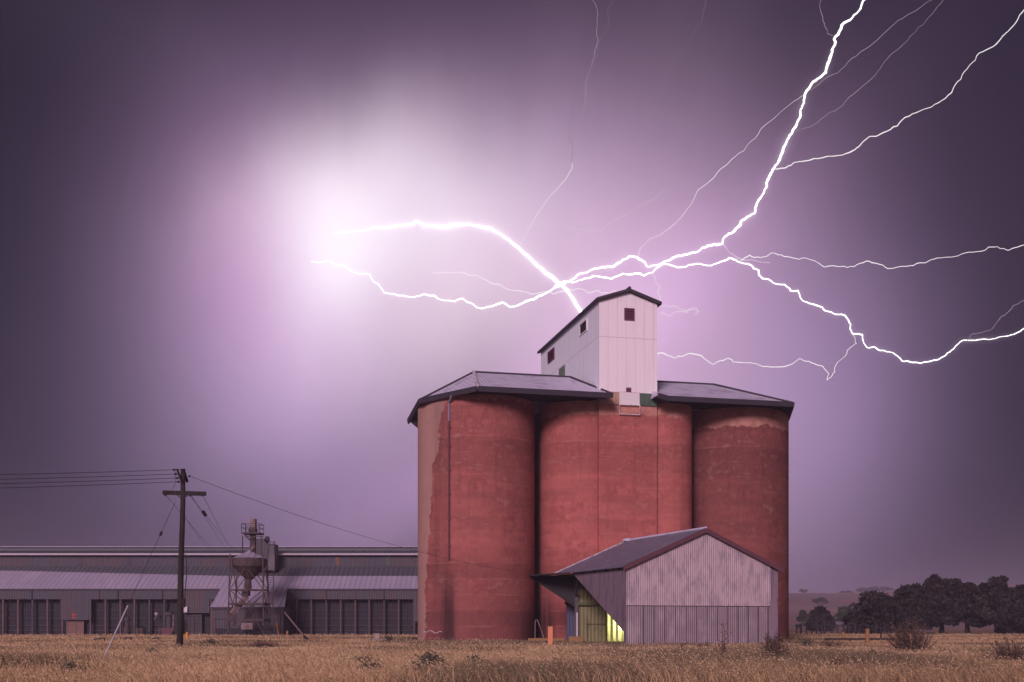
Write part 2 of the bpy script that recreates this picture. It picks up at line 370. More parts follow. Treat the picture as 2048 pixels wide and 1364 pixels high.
# ------------------------------------------------------------------ the concrete grain silo
C0 = Vector((-2.97, 95.5, 0))
def S(u, v, z=0.): return C0+U*u+V*v+Vector((0,0,z))
silo = empty('grain_silo', S(11.4, 3), 'tall red painted concrete grain silo with white gabled headhouse on top', 'grain silo')
R = 4.84; WT = 19.5
def bin_(u, v, r, top, mt, smooth=True):
    c = S(u, v); mb = MB(); mb.lathe(c, [(r, -.3)]+[(r, top*k/6) for k in range(1, 7)], 96)
    return mb.build('storage_bin', mt, silo, at=c, smooth=smooth)
mL = paint_mat('red_bin_paint', tuple(v*.92 for v in RED), edge=([(0,-4.15),(6,-3.95),(9,-3.65),(12,-3.45),(14,-3.3),(15.2,-3.0),(17,-2.75),(19,-2.3),(20,-2.2)], -5, 0, 1.5, .82),
               mark=[(-2.05,.85,7.5,.85),(-2.75,1.0,60,.28),(4.5,1.1,3.5,.6)], top=(19.1,.25))
bL = bin_(0, 0, R, WT, mL)
mR = paint_mat('shaded_red_bin_paint', (.195,.060,.053), top=(17.9,.2), pale_amt=.55, mark=[(-4.2,1.6,30,.5)])  # darker copy of the red; the right bin's shade is put into its colour
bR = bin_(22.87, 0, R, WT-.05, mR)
mB = paint_mat('rear_bin_paint', tuple(v*.8 for v in RED))
bin_(4.6, 11, 4.7, WT, mB); bin_(18.0, 11, 4.7, WT, mB)
# middle: flat elevator wall between two rounded ends, one shell
rl, rr_, vf = 3.4, 2.3, -4.66
mM = paint_mat('middle_bin_paint', (.39,.115,.098), edge=([(0,-6.0),(6,-6.0),(10,-5.95),(16,-5.95),(20,-5.7)], -8, -3, .9, .5), mark=[(-5.6,1.1,5,.8)], top=(18.35,.2))
mcen = S(11.6, 0)
def round_end(u, v, r, ins, name):
    """rounded corner tower that runs back into the block"""
    c_ = S(u, v); mb = MB(); mb.lathe(c_, [(r, -.3)]+[(r, (WT-.06)*k/6) for k in range(1, 7)], 96)
    mb.obox(S(u-r*.97, v, -.3), U*(r*1.94), V*7, (0,0,WT)); return mb.build(name, mM, silo, at=mcen, smooth=True)
round_end(8.74, -4.42+rl, rl, 0, 'rounded_end'); round_end(15.6, -4.86+rr_, rr_, 0, 'rounded_end')
mb = MB(); mb.obox(S(9.15, vf-.08, -.3), U*4.98, V*8, (0,0,WT+.2)); mb.build('elevator_wall', mM, silo, at=mcen)
# infill walls in the gaps between the bins, deep shade put into their colour
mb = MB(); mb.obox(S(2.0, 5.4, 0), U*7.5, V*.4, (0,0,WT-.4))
mb.build('infill_wall', M['opening_shade'], silo); MB().obox(S(15.5, 5.4, 0), U*6.5, V*.4, (0,0,WT-.4)).build('infill_wall', M['opening_shade'], silo)

def roof(pe, ridge, faces, name='hip_roof'):
    """pe eave points (with gutter), ridge points, faces as index lists over pe+ridge"""
    pts = pe+ridge; mb = MB()
    mb.v = [tuple(p) for p in pts]; mb.f = [tuple(f) for f in faces]
    i = len(mb.v); mb.v += [tuple(p-Vector((0,0,.10))) for p in pts]
    mb.f += [tuple(i+k for k in reversed(f)) for f in faces]
    ne = len(pe); mb.f += [(k, (k+1) % ne, i+(k+1) % ne, i+k) for k in range(ne)]
    return mb.build(name, M['roof_iron'], silo, smooth=False)
# left roof
ZE = 19.66; ZR = 22.3
P1, P2 = S(-1.2,-6.4,ZE), S(9.75,-6.4,ZE-.03); P0 = S(-4.87,-1.85,19.42); Pm = S(-4.4,8,19.45)
Pb, Pc, Pd = S(-1.5,16.5,ZE), S(4,19,ZE), S(9.1,19,ZE)
A, B, A2, B2 = S(-.12,.34,ZR), S(8.2,.34,ZR), S(1.5,12,ZR), S(8.2,12,ZR)
peL = [P1,P2,Pd,Pc,Pb,Pm,P0]; rL = roof(peL, [A,B,B2,A2], [(0,1,8,7),(1,2,9,8),(2,3,10,9),(3,4,10),(4,5,10),(5,6,7,10),(6,0,7),(7,8,9,10)])
Q0, Q1, Q2, Q3 = S(13.5,-6.5,ZE+.12), S(14.4,-6.4,ZE-.04), S(25.35,-6.4,ZE-.04), S(27.55,-1.2,19.45)
Q4, Q5, Q6, Q7 = S(27.4,6,19.45), S(23,17,ZE), S(19,19,ZE), S(14.15,19,ZE)
D1, E1, E2, D2 = S(14.3,.34,ZR), S(21.28,.34,ZR), S(20,12,ZR), S(14.3,12,ZR)
peR = [Q0,Q1,Q2,Q3,Q4,Q5,Q6,Q7]; rR = roof(peR, [D1,E1,E2,D2], [(0,1,8),(1,2,9,8),(2,3,9),(3,4,10,9),(4,5,10),(5,6,11,10),(6,7,11),(7,0,8,11),(8,9,10,11)])
def gutter(pts, rf, closed=False):
    mb = MB()
    for a, b_ in zip(pts[:-1], pts[1:]):
        t_ = (b_-a).normalized(); o = Vector((t_.y, -t_.x, 0)).normalized()
        mb.slab([a+Vector((0,0,.03))+o*.02, a+Vector((0,0,-.30))+o*.02, a+Vector((0,0,-.34))+o*.16, a+Vector((0,0,.07))+o*.24], b_-a)
    return mb.build('gutter', M['gutter'], rf)
gutter([Pm,P0,P1,P2], rL); gutter([Q0,Q1,Q2,Q3,Q4], rR)
# soffit boards, the shade under the eaves put into their near-black colour
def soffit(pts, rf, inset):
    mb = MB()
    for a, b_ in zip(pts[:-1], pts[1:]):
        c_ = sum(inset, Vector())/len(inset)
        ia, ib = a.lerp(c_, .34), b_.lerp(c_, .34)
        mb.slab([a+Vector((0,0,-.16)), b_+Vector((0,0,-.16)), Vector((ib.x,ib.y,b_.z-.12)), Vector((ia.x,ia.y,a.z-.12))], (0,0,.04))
    return mb.build('soffit', M['opening_shade'], rf)
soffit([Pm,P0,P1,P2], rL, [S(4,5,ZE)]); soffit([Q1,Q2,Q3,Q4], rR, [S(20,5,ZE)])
def caps(lines, rf):
    mb = MB()
    for a, b_ in lines: mb.tube(a+Vector((0,0,.03)), b_+Vector((0,0,.05)), .17, .14, 8)
    return mb.build('hip_cap', M['hip_cap'], rf)
caps([(P1, A)], rL)
def dcaps(lines, rf):
    mb = MB()
    for a, b_ in lines: mb.tube(a+Vector((0,0,.02)), b_+Vector((0,0,.03)), .12, .10, 8)
    return mb.build('ridge_cap', M['gutter'], rf)
dcaps([(P0, A), (A, B), (B, P2)], rL); dcaps([(D1, E1), (E1, Q2)], rR)

# headhouse
hu0, hu1, hv0, hv1 = 9.15, 14.13, vf-.12, vf+18.2
zb, ze, zp = 20.17, 27.5, 28.33; hm = (hu0+hu1)/2
fm = fibro_mat('fibro_front', U, -S(hu0,0).dot(U)+ORG['grain_silo'].dot(U), .78, 24.6)
sm = fibro_mat('fibro_side', V, 0.1, 1.1, 24.6, (.76,.79,.84))
mb = MB(); mb.slab([S(hu0,hv0,zb), S(hu1,hv0,zb), S(hu1,hv0,ze), S(hm,hv0,zp), S(hu0,hv0,ze)], V*.12)
hf = mb.build('headhouse', fm, silo)
mb = MB(); mb.obox(S(hu0,hv0+.125,19.2), U*.12, V*(hv1-hv0-.13), (0,0,ze-19.2)); mb.build('side_wall', sm, hf)
mb = MB(); mb.obox(S(hu1-.12,hv0+.125,19.2), U*.12, V*(hv1-hv0-.13), (0,0,ze-19.2)); mb.build('side_wall', sm, hf)
mb = MB(); mb.slab([S(hu0+.13,hv1-.13,19.2), S(hu1-.13,hv1-.13,19.2), S(hu1-.13,hv1-.13,ze), S(hm,hv1-.13,zp), S(hu0+.13,hv1-.13,ze)], V*.12); mb.build('rear_wall', sm, hf)
ov, ovf = .28, .35; sl = (zp-ze)/(hm-hu0)
mb = MB()
for (ua, ub) in ((hu0-ov, hm), (hu1+ov, hm)):
    z1 = ze-ov*sl+.02
    mb.slab([S(ua,hv0-ovf,z1), S(ub,hv0-ovf,zp+.02), S(ub,hv1+ovf,zp+.02), S(ua,hv1+ovf,z1)], (0,0,.22))
mb.build('headhouse_roof', M['gutter'], hf)
mb = MB(); mb.tube(S(hm,hv0-ovf-.02,zp+.26), S(hm,hv1+ovf,zp+.26), .13, n=8); mb.build('headhouse_ridge', M['gutter'], hf)
def louvre(o, a, n_, w, h, slats=5, open_=False):
    """o centre on the wall, a along the wall, n_ outward normal"""
    o, a, n_ = Vector(o), Vector(a), Vector(n_); up = Vector((0,0,1))
    mb = MB(); k = .09
    for s_ in (-1, 1):
        mb.obox(o+a*(s_*(w/2-k/2)-k/2)-up*(h/2), a*k, up*h, n_*.09)
        mb.obox(o-a*(w/2-k)+up*(s_*(h/2-k/2)-k/2), a*(w-2*k), up*k, n_*.085)
    if not open_:
        for j in range(slats):
            z0 = -h/2+k+(h-2*k)*(j+.15)/slats
            mb.slab([o-a*(w/2-k)+up*z0+n_*.075, o+a*(w/2-k)+up*z0+n_*.075, o+a*(w/2-k)+up*(z0+.11)+n_*.03, o-a*(w/2-k)+up*(z0+.11)+n_*.03], n_*.012)
        f = mb.build('louvre_window', M['maroon'], silo)
    else: f = mb.build('window_opening', M['white_panel'], silo)
    MB().obox(o-a*(w/2-k)-up*(h/2-k), a*(w-2*k), up*(h-2*k), n_*.02).build('pane', M['opening_shade'], f)
    return f
fc = S(11.72, hv0, 1.3+(HZ-629)*93.6/F)
louvre(fc, U, -V, .86, .98)
def side_pt(px, py):                                  # a point of the headhouse's left wall seen at a photo pixel
    k = (px-1024)/F; q = S(hu0, 0); v = (q.x-k*q.y)/(-(V.x-k*V.y)); p = S(hu0, v); return Vector((p.x, p.y, EYE+(HZ-py)*p.y/F))
p_ = side_pt(1167.5, 655); louvre(p_, V, -U, 2.1, 1.0, open_=True)
p_ = side_pt(1103, 711); louvre(p_, V, -U, 2.2, 1.05)
p_ = side_pt(1125, 749); MB().obox(p_-V*.85-Vector((0,0,1.6)), V*1.9, -U*.05, (0,0,2.3)).build('green_door', M['green_door'], silo)
# board band under the headhouse, hatch and hanging frame
zl = 19.14
MB().obox(S(hu0,vf-.18,zl), U*2.0, V*.09, (0,0,zb-zl-.005)).build('band_board', M['beige_board'], silo)
MB().obox(S(12.45,vf-.18,zl), U*(hu1-12.45), V*.09, (0,0,zb-zl-.005)).build('band_board', M['green_board'], silo)
MB().obox(S(10.85,vf-.24,zl+.02), U*1.72, V*.05, (0,0,zb-zl-.03)).build('hatch_panel', M['white_panel'], silo)
mb = MB()
for uu in (10.82, 12.55): mb.obox(S(uu,vf-.30,18.35), U*.06, V*.06, (0,0,.85))
mb.obox(S(10.88,vf-.30,18.35), U*1.67, V*.06, (0,0,.06)); mb.obox(S(10.88,vf-.30,19.1), U*1.67, V*.05, (0,0,.05)); mb.build('hanging_frame', M['hip_cap'], silo)
mb = MB(); mb.obox(S(11.45,hv0-.06,zb+.03), U*.42, V*.05, (0,0,.36)); mb.build('red_vent', M['maroon'], silo)
mb = MB(); mb.obox(S(10.85,hv0-.07,zb-.04), U*1.75, V*.06, (0,0,.06)); mb.build('red_trim', M['red_trim'], silo)
# downpipe on the left bin
xo = -2.02; yo = -math.sqrt(R*R-xo*xo); dp = C0+Vector((xo, yo-.10, 0))
mb = MB(); mb.path([dp+Vector((.22,-.55,19.35)), dp+Vector((.2,-.5,19.2)), dp+Vector((0,0,18.85)), dp+Vector((0,0,17.4))], .075, 8)
dpt = mb.build('downpipe', mat('pipe_top', (.22,.19,.27), .5, .1), silo, smooth=True)
mb = MB(); mb.tube(dp+Vector((0,0,6.4)), dp+Vector((0,0,17.4)), .085, n=8)
for z in (7.5, 9.6, 11.6, 13.5, 15.4, 16.9): mb.box(dp.x-.13, dp.x+.13, dp.y-.11, dp.y+.1, z, z+.09)
mb.build('downpipe', mat('pipe_low', (.135,.045,.05), .7, .3, 2), silo)
# little cable on the left bin foot
pts = []
for k in range(14):
    px = 850+38*k/13; xx = (px-952)/118*R; pts.append(C0+Vector((xx, -math.sqrt(R*R-xx*xx)-.02, EYE+(HZ-1262-2.2*math.sin(k*.9)-(k*.25))*92/F)))
MB().path(pts, .025, 5).build('loose_cable', M['white_rod'], silo)

m, t, b = principled('trodden_soil'); c = t.coord(); n1 = t.noise(c, .5, 6, .65); n2 = t.noise(c, 2.5, 5, .6)
t.put(b.inputs['Base Color'], t.mix(t.ramp(n1, .4, .6), t.mix(n2, (.10,.068,.045), (.14,.085,.06)), (.085,.075,.04))); t.put(b.inputs['Normal'], t.bump(n2, .6, .08)); b.inputs['Roughness'].default_value = 1; b.inputs['Specular IOR Level'].default_value = .05
rs_ = random.Random(4); ring_ = []
for k in range(48):
    a_ = 6.28318*k/48; q_ = S(11.5,-1.5)+U*(math.cos(a_)*20.5)+V*(math.sin(a_)*(17.5 if math.sin(a_) < 0 else 24)); ring_.append(Vector((q_.x+rs_.uniform(-.8,.8), q_.y+rs_.uniform(-.9,.9), .004)))
ob = MB().poly(ring_).build('bare_soil', m, fix=False); tag(ob, kind='structure')

# ------------------------------------------------------------------ corrugated receival shed in front of the silo
K0 = Vector((7.47, 75, 0))
def T(w, l, z=0.): return K0+US*w+VS*l+Vector((0,0,z))
shed = empty('receival_shed', T(5.75, 5.8), 'gabled corrugated iron shed with cut away side opening at foot of the silo', 'shed')
SW, SL, sze, szp = 11.5, 11.6, 5.12, 7.62; sls = (szp-sze)/(SW/2); zj = 2.55
mb = MB(); mb.slab([T(0,0,zj), T(SW-.62,0,zj), T(SW-.62,0,sze+.62*sls), T(SW/2,0,szp), T(0,0,sze)], VS*.06); mb.build('front_wall', M['shed_front'], shed)
mb = MB(); mb.slab([T(.02,.02,-.1), T(SW-.62,.02,-.1), T(SW-.62,.02,zj-.004), T(.02,.02,zj-.004)], VS*.05); mb.build('lower_sheets', M['shed_low'], shed)
mb = MB()
for w in np.arange(1.2, 10.8, .79): mb.obox(T(w,-.01,-.1), US*.035, VS*.03, (0,0,zj+.05))
mb.obox(T(0,-.012,zj-.03), US*(SW-.62), VS*.012, (0,0,.035)); mb.build('sheet_lap', M['ls_recess'], shed)
mb = MB(); mb.slab([T(SW-.6,.05,-.1), T(SW,.05,-.1), T(SW,.05,sze), T(SW-.6,.05,sze+.6*sls)], VS*.05); mb.build('corner_strip', M['shed_side'], shed)
mb = MB(); mb.slab([T(SW-.06,.11,-.1), T(SW-.06,SL,-.1), T(SW-.06,SL,sze), T(SW-.06,.11,sze)], US*.06); mb.build('right_wall', M['shed_side'], shed)
mb = MB(); mb.slab([T(0,.065,-.1), T(0,.45,-.1), T(0,.45,.84), T(0,9.0,sze-.1), T(0,9.0,sze), T(0,.065,sze)], US*.05); mb.build('left_wall', M['shed_side'], shed)
mb = MB(); mb.slab([T(1.4,SL,-.1), T(3.9,SL,-.1), T(3.9,SL,2.6), T(6.6,SL,2.6), T(6.6,SL,-.1), T(SW-.07,SL,-.1), T(SW-.07,SL,sze), T(SW/2,SL,szp), T(1.4,SL,sze+1.4*sls)], -VS*.05); mb.build('rear_wall', M['olive_wall'], shed)
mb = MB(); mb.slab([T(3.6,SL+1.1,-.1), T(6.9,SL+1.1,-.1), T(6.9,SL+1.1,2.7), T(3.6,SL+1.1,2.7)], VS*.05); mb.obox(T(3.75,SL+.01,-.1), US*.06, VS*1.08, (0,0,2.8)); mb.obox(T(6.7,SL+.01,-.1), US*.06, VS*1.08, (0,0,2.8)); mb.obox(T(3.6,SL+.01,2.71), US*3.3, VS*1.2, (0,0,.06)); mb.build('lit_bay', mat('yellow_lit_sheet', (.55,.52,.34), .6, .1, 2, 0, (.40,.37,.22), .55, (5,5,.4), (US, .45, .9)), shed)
mb = MB(); mb.obox(T(3.82,SL-.08,-.1), US*.07, VS*.03, (0,0,2.65)); mb.obox(T(2.2,SL-.08,1.3), US*1.6, VS*.02, (0,0,.05)); mb.obox(T(2.3,SL-.08,.1), US*.04, VS*.02, (0,0,1.2)); mb.build('door_frame', M['dark'], shed)
mb = MB(); mb.obox(T(1.35,SL-.28,2.75), US*9.9, VS*.2, (0,0,.22)); mb.build('rear_beam', mat('green_beam', (.12,.14,.06), .8, .2), shed)
mb = MB()
for (wa, wb) in ((-.3, SW/2), (SW+.28, SW/2)):
    ww = abs(wa-SW/2); z1 = szp-ww*sls+.04
    mb.slab([T(wa,-.22,z1), T(wb,-.22,szp+.04), T(wb,SL+.12,szp+.04), T(wa,SL+.12,z1)], (0,0,.07))
srf = mb.build('roof', M['shed_roof'], shed)
mb = MB()
for (wa, wb) in ((-.33, SW/2), (SW+.32, SW/2)):
    ww = abs(wa-SW/2); z1 = szp-ww*sls
    mb.slab([T(wa,-.25,z1-.17), T(wb,-.25,szp-.17), T(wb,-.25,szp+.14), T(wa,-.25,z1+.14)], VS*.035)
mb.build('barge_board', M['fascia'], srf)
mb = MB(); mb.slab([T(-.3,SL+.10,sze-.3*sls+.09), T(SW/2,SL+.10,szp+.1), T(SW/2,SL+.36,szp+.13), T(-.3,SL+.36,sze-.3*sls+.12)], (0,0,.05)); mb.build('rear_flashing', M['hip_cap'], srf)
mb = MB(); mb.tube(T(SW/2,-.2,szp+.1), T(SW/2,SL+.4,szp+.1), .12, n=8); mb.build('ridge_cap', M['roof_iron'], srf); mb = MB(); mb.lathe(T(SW/2,SL+.1), [(.45,szp+.05),(.38,szp+.22),(.12,szp+.3)], 12); mb.build('ridge_end', M['roof_iron'], srf)
mb = MB(); mb.slab([T(0.02,-.2,sze+.075), T(SW/2*.62,-.2,sze+.075+SW/2*.62*sls), T(SW/2*.62,1.2,sze+.075+SW/2*.62*sls), T(.02,2.6,sze+.075)], (0,0,.03)); mb.build('new_roof_sheet', M['hip_cap'], srf)
for l in np.arange(1.0, 9, 2.0): MB().obox(T(-.12,l,sze-.22), US*.1, VS*.08, (0,0,.18)).build('eave_bracket', M['dark'], srf)
# awning beyond the left wall and braced gusset, underside shade put into dark colours
ze2 = sze-.3*sls+.05
tip1, tip2 = P(1058,1149.5,85.6), P(1060,1151.5,88.5)
mb = MB(); e_ = Vector((0,0,.05)); r0, r1 = T(-.27,8.7,ze2)+e_, T(-.27,SL+.1,ze2)+e_
mb.hexa([r0, r1, tip2], [p_-Vector((0,0,.09)) for p_ in (r0, r1, tip2)]); mb.hexa([r0, tip2, tip1], [p_-Vector((0,0,.09)) for p_ in (r0, tip2, tip1)])
mb.slab([T(-.25,8.7,ze2-.06), T(1.6,8.7,ze2-.1), T(1.6,SL-.1,ze2-.1), T(-.25,SL-.1,ze2-.06)], (0,0,-.05)); mb.build('awning', M['dark'], shed)
gp = T(1.35,SL-.06,0)
mb = MB(); mb.slab([P(1064,1153,87.0), gp+Vector((0,0,5.0)), gp+Vector((0,0,2.7))], VS*.05); mb.build('gusset_sheet', mat('shaded_sheet', (.030,.026,.028), .8, .2, 1), shed)
mb = MB(); mb.bar(P(1062,1153,86.7), gp+Vector((0,0,2.65))-VS*.1, .16, .2); mb.bar(P(1064,1152,86.7), gp+Vector((0,0,4.85))-VS*.1, .14, .14); mb.build('awning_brace', M['timber'], shed)
mb = MB(); mb.obox(gp-US*.12-VS*.2, US*.24, VS*.18, (0,0,5.0)); mb.build('post', mat('post_grey', (.12,.10,.11), .8, .2), shed)
mb = MB(); mb.obox(gp-US*.06-VS*.27, US*.12, VS*.06, (0,0,2.2)); mb.build('downpipe', M['white_rod'], shed)
mb = MB(); mb.slab([P(1133,1280,88.6), P(1149,1280,88.2), P(1149,1210,88.2), P(1133,1207,88.6)], VS*.06); mb.build('sliding_door', M['blue_door'], shed)
mb = MB(); mb.tube(P(1131,1205,88.4), P(1146,1210,88.0), .14, n=8); mb.build('door_rail', M['dark'], shed)
mb = MB(); mb.bar(T(.1,8.3,4.9), T(1.3,SL-.2,3.4), .12); mb.build('knee_brace', M['dark'], shed)
q = P(1152,1282,85.2); mb = MB(); mb.box(q.x-.55, q.x+.5, q.y-.4, q.y+.4, -.1, .42); ob = mb.build('kerb_block', M['yellow_kerb'], None, at=(q.x,q.y,0)); tag(ob, 'low yellow painted concrete block at the foot of shed post', 'block')
# lamp burning inside the shed, behind the cut away wall
ld = bpy.data.lights.new('shed_lamp', 'POINT'); lo = bpy.data.objects.new('shed_lamp', ld); COL.objects.link(lo); lo.location = T(6.05, SL+.55, 1.5)
ld.energy = 150; ld.color = (.96,1.0,.50); ld.shadow_soft_size = .12
mb = MB(); mb.bar(T(6.05,SL+.55,1.95), T(6.05,SL+.55,2.7), .05); mb.lathe(T(6.05,SL+.55), [(.04,1.95),(.2,1.78),(.22,1.72)], 14); mb.build('work_lamp', M['dark'], shed)

# ------------------------------------------------------------------ long grain storage shed on the left
LD = 140.0
ls = empty('storage_shed', P(420,1249,150).xy.to_3d(), 'long low dark steel grain storage shed with pale lean-to roof along the railway', 'storage shed')
def q4(x0, y0, x1, y1, D0, D1=None):
    D1 = D0 if D1 is None else D1
    return [P(x0,y1,D1), P(x1,y1,D1), P(x1,y0,D0), P(x0,y0,D0)]
XL, XRr = -260, 1010
def slabY(pts, name, m_, th_=.08, par=None): return MB().slab(pts, (0,th_,0)).build(name, m_, par or ls)
def wallpx(x0, x1, y0, y1, D, name, m_, par=None, th_=.1, ground=False):
    a = P(x0,y0,D); b_ = P(x1,y1,D); z1 = -.1 if ground else b_.z
    return MB().box(a.x, b_.x, D, D+th_, z1, a.z).build(name, m_, par or ls)
# roofs
# lower pale band and upper dark teal band of one slope, boundary leaning slightly
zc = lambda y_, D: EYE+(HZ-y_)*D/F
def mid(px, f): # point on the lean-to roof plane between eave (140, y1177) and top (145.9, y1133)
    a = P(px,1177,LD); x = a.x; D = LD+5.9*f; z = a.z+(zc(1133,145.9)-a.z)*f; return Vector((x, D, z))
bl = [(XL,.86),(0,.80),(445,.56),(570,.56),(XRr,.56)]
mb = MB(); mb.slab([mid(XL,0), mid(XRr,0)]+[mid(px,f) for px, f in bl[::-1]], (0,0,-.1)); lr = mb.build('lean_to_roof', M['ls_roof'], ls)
mb = MB(); mb.slab([mid(px,f)+Vector((0,0,.0)) for px, f in bl]+[mid(XRr,1.0)+Vector((0,0,.02)), mid(XL,1.0)+Vector((0,0,.02))], (0,0,-.1)); mb.build('upper_roof_band', M['ls_roof2'], ls)
a = P(XL,1177,LD); b_ = P(XRr,1177,LD)
MB().box(a.x, b_.x, LD-.12, LD+.02, a.z-.2, a.z-.02).build('eave_gutter', M['gutter'], lr)
wl = P(XL,1133,145.95); wr = P(XRr,1133,145.95)
cw = MB().box(wl.x, wr.x, 145.95, 146.1, wl.z-.1, zc(1109,145.95)).build('clerestory_wall', M['ls_wall'], ls)
for (x0, x1, m_) in ((153,164,M['ls_edge']),(254,264,M['ls_edge']),(671,679,M['orange_sheet']),(772,780,M['green_sheet'])):
    a = P(x0,1110,145.9); b_ = P(x1,1132,145.9); mm = m_ if m_ is not M['ls_edge'] else M['ls_post2']
    MB().box(a.x, b_.x, 145.90, 145.94, b_.z+.05, a.z-.02).build('wall_sheet', mm, cw)
MB().box(wl.x, wr.x, 145.3, 145.95, zc(1110,145.3), zc(1106.5,145.3)).build('upper_eave', M['ls_edge'], ls)
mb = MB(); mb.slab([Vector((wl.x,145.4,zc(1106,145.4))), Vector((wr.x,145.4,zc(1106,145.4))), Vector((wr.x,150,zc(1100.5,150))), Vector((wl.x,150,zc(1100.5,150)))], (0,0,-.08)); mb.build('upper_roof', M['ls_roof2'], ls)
MB().box(wl.x, wr.x, 149.6, 150.6, zc(1104,150), zc(1095,150)).build('ridge_vent', M['ls_top'], ls)
MB().box(wl.x, wr.x, 149.3, 150.9, zc(1095,150), zc(1093.3,150)).build('ridge_cap', M['ls_edge'] if False else M['ls_roof'], ls)
MB().box(wl.x, wr.x, 152, 170, -.1, zc(1100,152)).build('rear_hall', M['ls_wall'], ls)
# front: upper fascia and recessed bays
wallpx(XL, 441, 1180, 1198.5, LD, 'fascia_sheet', M['ls_wall']); wallpx(566, XRr, 1180, 1198.5, LD, 'fascia_sheet', M['ls_wall'])
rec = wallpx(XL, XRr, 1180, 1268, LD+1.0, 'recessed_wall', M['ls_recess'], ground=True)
wallpx(121, 182.5, 1198.6, 1240, LD, 'door_hood', M['ls_wall']); wallpx(364, 419, 1198.6, 1226, LD, 'door_hood', M['ls_wall'])
wallpx(826, XRr, 1198.6, 1243, LD, 'end_panel', M['ls_wall'])
grey_posts = {64, 328, 652, 768, 298}
for px in [-230,-200,-171,-142,-113,-84,-54,-25,5,35,64,94,124,180,210,240,268,298,328,356,422,593,622,652,681,710,738,768,797,828]:
    y0 = 1240 if px in (124,180) else (1243 if px == 828 else 1198)
    a = P(px,y0,LD); wd = .16 if px > 560 else .22
    m_ = M['ls_post2'] if px in grey_posts else M['ls_post']
    MB().box(a.x-wd/2, a.x+wd/2, LD+.11, LD+.35, -.1, a.z-.02).build('post', m_, ls)
for y_ in (1220, 1237, 1251, 1261):
    for (x0, x1) in ((XL,122),(182,364),(567,828)):
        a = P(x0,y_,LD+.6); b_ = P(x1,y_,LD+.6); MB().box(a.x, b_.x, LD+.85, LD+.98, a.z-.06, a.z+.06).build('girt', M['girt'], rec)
for px, m_ in ((64,M['dark']),(198,M['fascia']),(236,M['dark']),(325,M['dark']),(652,M['ls_post2']),(710,M['fascia']),(768,M['dark'])):
    a = P(px,1181,LD); MB().box(a.x-.07, a.x+.07, LD-.1, LD-.005, zc(1198,LD), a.z).build('downpipe', m_, ls)
def slat_door(x0, x1, y0, m_):
    a = P(x0,y0,LD+.5); b_ = P(x1,y0,LD+.5); mb = MB(); mb.box(a.x, b_.x, LD+.5, LD+.56, 0, a.z)
    for k in range(6): mb.box(a.x, b_.x, LD+.42, LD+.5, a.z*k/6+.1, a.z*k/6+.26)
    mx = (a.x+b_.x)/2
    for xx in (a.x+.05, mx, b_.x-.05): mb.box(xx-.07, xx+.07, LD+.38, LD+.42, 0, a.z)
    mb.build('slatted_door', m_, ls)
slat_door(134, 168, 1241, M['ls_door']); slat_door(371, 404, 1227, M['ls_post2'])
# red round emblem on the hood
mb = MB(); ec = P(149.5,1232,LD-.03); ro, ri = .33, .17
pts = [(ro*math.cos(math.radians(40+28*k)), ro*math.sin(math.radians(40+28*k))) for k in range(11)]
pin = [(ri*math.cos(math.radians(40+28*k))+.03, ri*math.sin(math.radians(40+28*k))-.02) for k in range(11)]
for k in range(10): mb.slab([ec+Vector((pts[k][0],0,pts[k][1])), ec+Vector((pts[k+1][0],0,pts[k+1][1])), ec+Vector((pin[k+1][0],0,pin[k+1][1])), ec+Vector((pin[k][0],0,pin[k][1]))], (0,.02,0))
mb.build('red_emblem', M['emblem'], ls)
ec = P(312,1227.5,LD-.05); mb = MB(); mb.tube(ec, ec+Vector((0,.04,0)), .2, n=14); mb.bar(P(312,1230,LD), P(309,1240,LD), .04); mb.build('round_sign', M['concrete'], ls)
a = P(367.5,1213,LD-.3); MB().box(a.x, a.x+.42, LD-.3, LD-.02, zc(1225,LD), a.z).build('meter_box', M['hip_cap'], ls)
# projecting bay with its own lean-to roof
BD = 135.4; bx0, bx1 = P(424,1215,BD).x, P(566,1215,BD).x; bz = zc(1213.5,BD)
mb = MB(); e0 = mid(441,0).z
mb.slab([Vector((bx0-.2,BD-.15,bz)), Vector((bx1+.2,BD-.15,bz)), Vector((bx1-.35,LD-.13,e0+.01)), Vector((bx0-.1,LD-.13,e0+.01))], (0,0,-.09)); br = mb.build('bay_roof', M['ls_roof'], ls)
MB().box(bx0-.2, bx1+.2, BD-.2, BD-.06, bz-.26, bz-.02).build('bay_gutter', M['gutter'], br)
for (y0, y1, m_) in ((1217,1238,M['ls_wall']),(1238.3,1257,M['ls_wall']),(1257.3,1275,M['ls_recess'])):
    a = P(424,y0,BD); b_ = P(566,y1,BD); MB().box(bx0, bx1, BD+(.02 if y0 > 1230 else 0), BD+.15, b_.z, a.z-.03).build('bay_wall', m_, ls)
for xx in (bx0, bx1-.1): MB().box(xx, xx+.1, BD+.16, LD-.01, -.1, bz-.1).build('bay_side', M['ls_wall'], ls)
for px in (424, 429, 559, 565): a = P(px,1217,BD-.05); MB().box(a.x-.1, a.x+.1, BD-.06, BD-.005, -.1, a.z-.1).build('bay_post', M['ls_post'], ls)
a = P(450,1240,BD-.1); b_ = P(459,1258,BD-.1); MB().box(a.x, b_.x, BD-.1, BD-.01, b_.z, a.z).build('notice_board', M['ls_post2'], ls)
